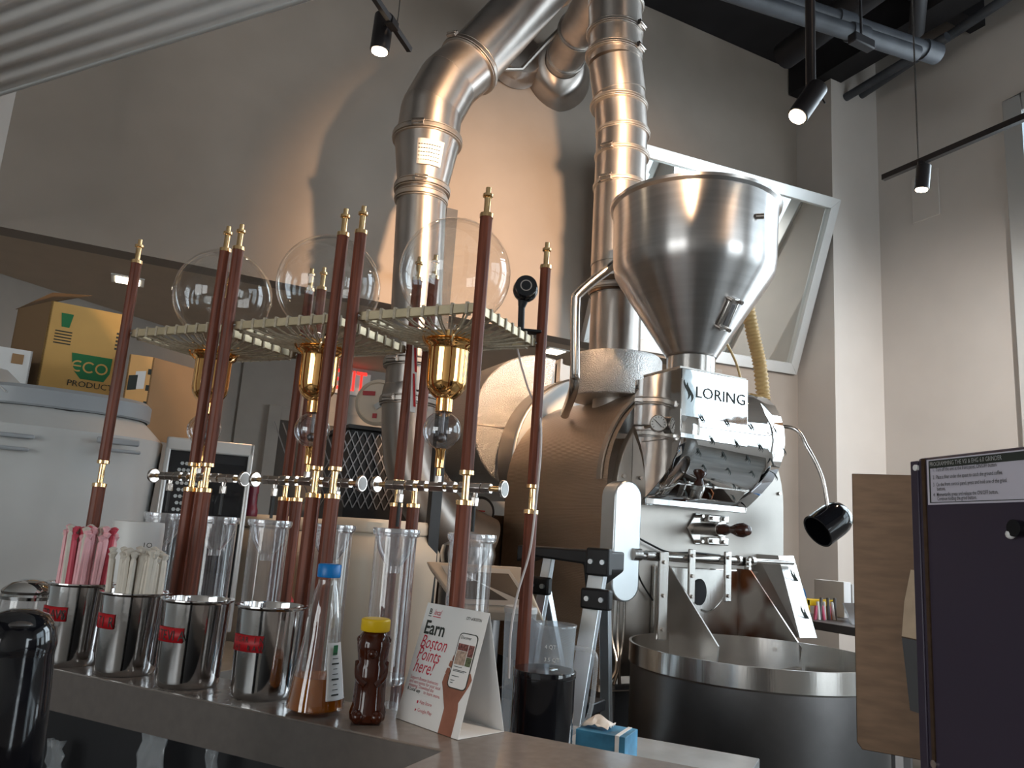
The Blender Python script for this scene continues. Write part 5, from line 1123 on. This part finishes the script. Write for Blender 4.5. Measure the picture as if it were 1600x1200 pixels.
# red squeeze bottle and maroon bottle
def bottle(name, label, px, py, d, r, m, neck=.35, cap_=None, base=None):
    q = dst(px, py, d); zb0 = zat(q.x, q.y, base) if base else ZB; c = Vector((q.x, q.y, zb0 + .001)); H = zat(c.x, c.y, py) - zb0; o = thing(name, label, 'bottle', c)
    s = MB(); s.lathe([(r * .95, 0), (r, .006), (r, max(.02, H - .13)), (r * .85, max(.03, H - .10)), (r * neck, max(.04, H - .065)), (r * neck, H - .03)], c, 32); s.build('bottle_body', m, o)
    s = MB(); s.lathe([(r * neck * 1.15, H - .03), (r * neck * 1.1, H - .002), (0, H)], c, 24); s.build('bottle_cap', cap_ or m, o); return o
bottle('red_bottle', 'red long-necked bottle behind the rightmost steel canister', 446, 878, 2.10, .040, red)
bottle('maroon_bottle', 'maroon bottle standing right of the black oven', 396, 757, 2.70, .024, maroon, .75, None, 807)
# pail lid on its side, cage, red-white strip
c = dst(592, 630, 4.3); cc2 = dst(617, 645, 4.6); dn = (c - cc2).normalized()
o = thing('white_pail', 'white round pail on its side with red marks beside the exit sign', 'pail', c)
s = MB(); s.lathe([(.128, 0), (.130, .02), (.112, .03), (.108, .018), (0, .018)], c, 44, (dn).to_track_quat('Z', 'Y').to_matrix()); s.build('pail_lid', cream, o)
s = MB(); s.cyl(c + dn * .0, c - dn * .22, .118, .105, 40); s.build('pail_body', cream, o)
Mp = dn.to_track_quat('Z', 'Y').to_matrix()
s = MB()
for (x_, y_, w_, h_) in ((-.055, .05, .07, .024), (.055, .075, .03, .03), (-.01, -.075, .024, .026)): s.box(c + Mp @ Vector((x_, y_, .022)), (w_, h_, .004), M=Mp)
s.build_loose('red_marks', red, o)
s = MB(); s.box(c + Mp @ Vector((.03, .0, .024)), (.10, .03, .01), M=Mp @ Matrix.Rotation(.6, 3, 'Z')); s.build('lid_grip', greyplastic, o)
pz = c.z - .13
cg = thing('black_crate_rack', 'black lattice rack under the white pail', 'rack', (c.x, c.y, 0))
A = dst(580, 672, 4.35); B = dst(640, 800, 4.35); A_ = Vector((A.x - .05, A.y, pz)); s = MB(); s.bb((A_.x - .05, A.y + .05, 0), (A_.x + .5, A.y + .6, pz - .02)); s.build('rack_body', blackmat, cg)
s = MB(); s.bb((A_.x - .08, A.y - .02, pz - .02), (A_.x + .55, A.y + .6, pz)); s.build('rack_top', blackmat, cg)
s = MB()
for i in range(-6, 12):
    x0_ = A_.x + i * .045
    for sg in (-1, 1):
        a_ = Vector((x0_, A.y + .04, pz - .45)); b_ = Vector((x0_ + sg * .20, A.y + .04, pz - .03)); s.tube([a_, b_], .004, 4)
x_ = s.build('lattice_wire', steel_dark, cg); x_['kind'] = 'stuff'
a = dst(648, 540, 2.6); s = MB(); 
A = dst(645, 535, 1.78); B = dst(653, 538, 1.78); C = dst(641, 643, 1.78); D = dst(649, 645, 1.78); st = thing('striped_strip', 'red and white striped strip hanging between the back posts of the rightmost tower', 'strip', A)
s.prism([A, B, D, C], (0, .002, 0)); s.build('white_strip', white_p, st)
for k in range(2):
    s = MB(); f0, f1 = (.0 + k * .45), (.42 + k * .5); q = [A.lerp(C, f0).lerp(B.lerp(D, f0), .15), A.lerp(C, f0).lerp(B.lerp(D, f0), .5), A.lerp(C, f1).lerp(B.lerp(D, f1), .95), A.lerp(C, f1).lerp(B.lerp(D, f1), .5)]; s.prism([p - Vector((0, .003, 0)) for p in q], (0, .001, 0)); s.build('red_stripe', red, st)
# equipment stand with dome between the bins and the housing
o = thing('glass_dome_unit', 'clear dome with steel lid behind the tower, under the round dial', 'dome', (1.0, 2.2, ZB))
q = dst(732, 858, 2.55); c = Vector((q.x, q.y, 0)); zt = zat(c.x, c.y, 836); s = MB(); s.lathe([(.085, zt - .09), (.09, zt - .06), (.085, zt - .035), (.03, zt - .006), (0, zt)], c, 36); s.build('steel_lid', steel, o)
s = MB(); s.lathe([(.08, zt - .16), (.088, zt - .09)], c, 36, cap=False); s.build('clear_dome', frost, o)
s = MB(); s.cyl((c.x, c.y, 0), (c.x, c.y, zt - .16), .085, seg=36); s.build('pedestal', steel_dark, o)
s = MB(); q = dst(683, 740, 2.9); s.bb((q.x - .02, q.y - .02, 0), (q.x + .02, q.y + .02, q.z + .25)); tag(s.build('black_upright', blackmat), 'black upright behind the manifold of the rightmost tower', 'post')

# ================================================================== RIGHT BACKGROUND DESK
A = atZ(1262, 968, 1.0)
ds = thing('desk', 'dark laminate desk against the corner, seen between tray and grinder', 'desk', (3.2, 3.0, 0))
zd = 1.03; a = atZ(1265, 966, zd); b = atZ(1350, 985, zd); c = atZ(1262, 985, .92)
far = Vector((a.x, a.y, 0)); s = MB(); s.bb((a.x - .1, a.y - .55, zd - .04), (4.75, a.y + .25, zd)); s.build('desk_top', deskm, ds, .003)
s = MB(); s.bb((a.x - .05, a.y - .5, .62), (4.7, a.y + .2, .65)); s.build('lower_board', deskm, ds)
for xx in (a.x + .02, 4.6):
    for yy in (a.y - .48, a.y + .18): s = MB(); s.bb((xx, yy, 0), (xx + .05, yy + .05, zd - .041)); s.build('leg', silverwhite, ds)
s = MB(); q = atZ(1290, 945, zd); s.bb((q.x - .02, q.y - .1, .6505), (q.x + .6, q.y, .72)); tag(s.build('paper_stack', white_p), 'white paper stack on the lower board of the desk', 'papers')
DD = a.y
def ond(px, dy=0.0): 
    r = ray(px, 960); P = CAM + r * ((DD + dy) / r.y); return P.x
yq = DD - .05
x_ = ond(1275, -.05); x1 = ond(1303, -.05)
yh = thing('pen_caddy', 'yellow caddy full of pink and dark pens on the far desk', 'organiser', (x_, yq, zd))
h1 = atY(1265, 937, yq).z
s = MB(); s.bb((x_ - .06, yq, h1 - .03), (x1, yq + .05, h1)); s.bb((x1 - .02, yq, zd + .001), (x1, yq + .05, h1)); s.bb((x_ - .06, yq, zd + .001), (x_ - .04, yq + .05, h1)); s.build('yellow_frame', yellow, yh, .003)
for k in range(9):
    s = MB(); xx = x_ - .03 + k * .018; s.cyl((xx, yq - .02 - .01 * (k % 2), zd + .001), (xx + random.uniform(-.01, .01), yq - .02, zd + .07 + .02 * (k % 3)), .008, seg=8); s.build('pen', [pinkthing, white_pl, deskm][k % 3], yh)
s = MB(); xb = ond(1259, -.05); zz = atY(1259, 935, yq).z; s.tube([(xb + .022 * math.cos(a_), yq + .02, zz + .045 * math.sin(a_)) for a_ in [2 * PI * k / 20 for k in range(21)]], .004, 6); tag(s.build('blue_ring', blue), 'thin blue ring handle left of the yellow caddy', 'ring')
xf = ond(1326, 0); zf_ = atY(1326, 910, DD).z
fd = thing('magazine_files', 'white upright files on the far desk', 'files', (xf, DD, zd))
for k in range(3): s = MB(); s.bb((xf - .01 + k * .065, DD + .02, zd + .001), (xf + .045 + k * .065, DD + .22, zf_ - .01 * k)); s.build('file', [white_p, lgrey, white_p][k], fd, .002)
s = MB(); s.bb((xf + .0, DD + .018, zd + .03), (xf + .02, DD + .0195, zd + .07)); s.build('blue_label', blue, fd)
s = MB(); q = ond(1305, -.15); s.prism([(q, DD - .25, zd + .001), (q + .12, DD - .10, zd + .09), (q + .5, DD - .10, zd + .09), (q + .5, DD - .25, zd + .001)], (0, .01, 0)); tag(s.build('grey_stand', steel_dark), 'slanted dark grey stand on the far desk beside the files', 'stand')

# ================================================================== GRINDER
GP = dst(1433, 716, .85); gd_ = Vector((math.cos(rad(75.2)), math.sin(rad(75.2)), 0)); gn = Vector((gd_.y, -gd_.x, 0))   # gn points right, away from the visible face
GT = GP.z; G0 = Vector((GP.x, GP.y, 1.0705))
gr = thing('coffee_grinder', 'dark purple coffee grinder with printed instruction label at the right edge', 'grinder', G0)
s = MB(); s.prism([G0, G0 - gd_ * .46, G0 - gd_ * .46 + U * (GT - 1.0705), G0 + U * (GT - 1.0705)], gn * .20); s.build('grinder_body', purple, gr, .003)
fg = G0 + gd_ * .008; zt_ = dst(1427, 721, .857).z
s = MB(); s.prism([G0 + gd_ * .0, G0 + gd_ * .010, G0 + gd_ * .010 + U * (zt_ - 1.0705), G0 + U * (zt_ - 1.0705)], gn * .02 ); s.build('side_flange', purple, gr, .001)
def ong(px, py, l=.0): return atP(px, py, GP, gn) - gn * l
s = MB(); q = ong(1431.5, 731, .0015); s.cyl(q + gn * .004, q, .0030, seg=20); s.build('flange_hole', white_p, gr)
s = MB(); q = G0 - gd_ * .007; s.prism([q, q - gd_ * .004, q - gd_ * .004 + U * (GT - 1.072), q + U * (GT - 1.072)], -gn * .0015); s.build('edge_bead', brownsteel, gr)
# instruction label
La = ong(1449, 719); Lb = ong(1453, 789); la_len = .30; 
exg = -gd_; top_z = La.z; bot_z = Lb.z; L0_ = Vector((La.x, La.y, bot_z)); HLb = top_z - bot_z
s = MB(); s.prism([L0_ - gn * .0006, L0_ + exg * la_len - gn * .0006, L0_ + exg * la_len + U * HLb - gn * .0006, L0_ + U * HLb - gn * .0006], -gn * .0004); lab = s.build('instruction_label', mat('lilac_white_label', (.52, .49, .56), .5), gr)
def lb(u_, v_, l=.0012): return L0_ + exg * u_ + U * v_ * HLb - gn * l
s = MB()
s.prism([lb(.003, .97), lb(.29, .97), lb(.29, .80), lb(.003, .80)], -gn * .0002)
for (u0, u1, v0, v1) in ((.003, .0045, .04, .95), (.003, .29, .04, .055)): s.prism([lb(u0, v0), lb(u1, v0), lb(u1, v1), lb(u0, v1)], -gn * .0002)
s.build('label_border', inkdark, lab)
text('PROGRAMMING THE VSI & EHG 6.0 GRINDER', 'label_heading', alu, lab, lb(.006, .84), exg, U, .0056, .0016, w_scale=.74)
ls = [(.72, '1.  Turn off the unit at the front panel, ON/OFF button.'), (.555, '2.  Place a filter under the spout to catch the ground coffee.'), (.395, '3.  On the front control panel, press and hold one of the grind'), (.30, '     buttons.'), (.175, '4.  Momentarily, press and release the ON/OFF button.'), (.085, '     Continue holding the grind button.')]
for v_, t_ in ls: text(t_, 'label_print', inkdark, lab, lb(.009, v_), exg, U, .0050, .0013, w_scale=.66, bold=.004)
for v_, t_ in ((.72, '5.  In the'), (.63, '     hold'), (.555, '     the'), (.36, '6.  Mom'), (.27, '     grind'), (.10, '7.  Rep')): text(t_, 'label_print', inkdark, lab, lb(.112, v_), exg, U, .0050, .0013, w_scale=.74, bold=.004)
# nozzle mark at right edge, screw
q = ong(1596, 826, .004); s = MB(); s.cyl(q + gn * .003, q - gn * .004, .007, seg=16); s.build('black_knob', blackpl, gr); s = MB(); s.ball(q - gn * .001 + gd_ * .006 - U * .005, .004, 10, 6); s.build('residue_spot', white_p, gr)
q = ong(1461, 1194, .001); s = MB(); s.cyl(q + gn * .002, q - gn * .001, .0035, seg=12); s.build('screw', nickel, gr)
# brown side plate behind
PA = dst(1331, 740, 1.12); zbt = zat(PA.x, PA.y, 1170)
s = MB(); p0_ = Vector((PA.x, PA.y, 0)); L_ = .26
s.prism([p0_ + U * (zbt + .008), p0_ + U * PA.z, p0_ + DX * L_ + U * PA.z, p0_ + DX * L_ + U * (zbt - .004), p0_ + DX * .006 + U * zbt], DYv * .008)
tag(s.build('brown_side_panel', brownsteel, None, .0008), 'brown satin steel panel standing behind the purple grinder', 'panel')
s = MB(); s.tube([p0_ + DX * .05 + DYv * .03 + U * .0, p0_ + DX * .05 + DYv * .03 + U * (zbt + .1)], .012, 8); s.tube([p0_ + DX * .05 + DYv * .03 + U * (zbt + .1), p0_ + DX * .05 + DYv * .005 + U * (zbt + .1)], .012, 8)
tag(s.build('panel_support', steel_dark), 'steel support leg behind the brown panel', 'support')
q1 = p0_ - DYv * .012 ; 
def onpl(px, py): return atP(px, py, p0_ - DYv * .006, DYv)
s = MB(); s.prism([onpl(1423, 890), onpl(1446, 893), onpl(1448, 1002), onpl(1409, 994), onpl(1413, 940)], DYv * .004); tag(s.build('tan_cloth', tan_cloth), 'tan cloth hanging between brown panel and purple grinder', 'cloth')
s = MB(); s.prism([onpl(1409, 996), onpl(1448, 1004), onpl(1452, 1120), onpl(1422, 1110)], DYv * .0035); tag(s.build('black_cloth', blackmat), 'black cloth hanging under the tan cloth', 'cloth')

# ================================================================== UNDER THE BAR EDGE
random.seed(11)
for k, (px, w_, h_, m_) in enumerate(((88, .05, .045, frost), (240, .085, .10, frost), (335, .04, .10, frost), (385, .05, .06, frost))):
    P = atP(px, 1160, Kf - DYv * -.06, DYv); P.z = ZS + .001
    rows = []
    for i in range(7):
        row = []
        for j in range(7):
            u_, v_ = i / 6, j / 6; row.append(P + DX * ((u_ - .5) * w_ * (1 - .25 * v_)) + U * (v_ * (h_ + .03)) + DYv * (random.uniform(-.008, .008)))
        rows.append(row)
    s = MB(); s.sheet(rows, False); tag(s.build('clear_bag', m_, None, 0, .0012), ['crumpled clear bag right beside the black dispenser', 'widest crumpled clear bag under the bar edge', 'narrow crumpled clear bag under the bar edge, below the third canister', 'small crumpled clear bag under the bar edge, furthest right'][k], 'bag')
tr_ = thing('serving_tray', 'dark brown tray on the lower shelf at bottom left', 'tray', atP(140, 1190, Kf - DYv * .1, DYv))
P = atP(150, 1190, Kf - DYv * .12, DYv); P.z = ZS + .001
s = MB(); s.box(P + U * .004, (.24, .15, .008), rad(-52.3)); s.build('tray_base', brownsteel, tr_)
for dx_, dy_, a_, b_ in ((0, .075, .24, .006), (0, -.075, .24, .006), (.12, 0, .006, .15), (-.12, 0, .006, .15)):
    s = MB(); s.box(P + DX * dx_ + DYv * dy_ + U * .018, (a_, b_, .034), rad(-52.3)); s.build('tray_rim', brownsteel, tr_, .001)
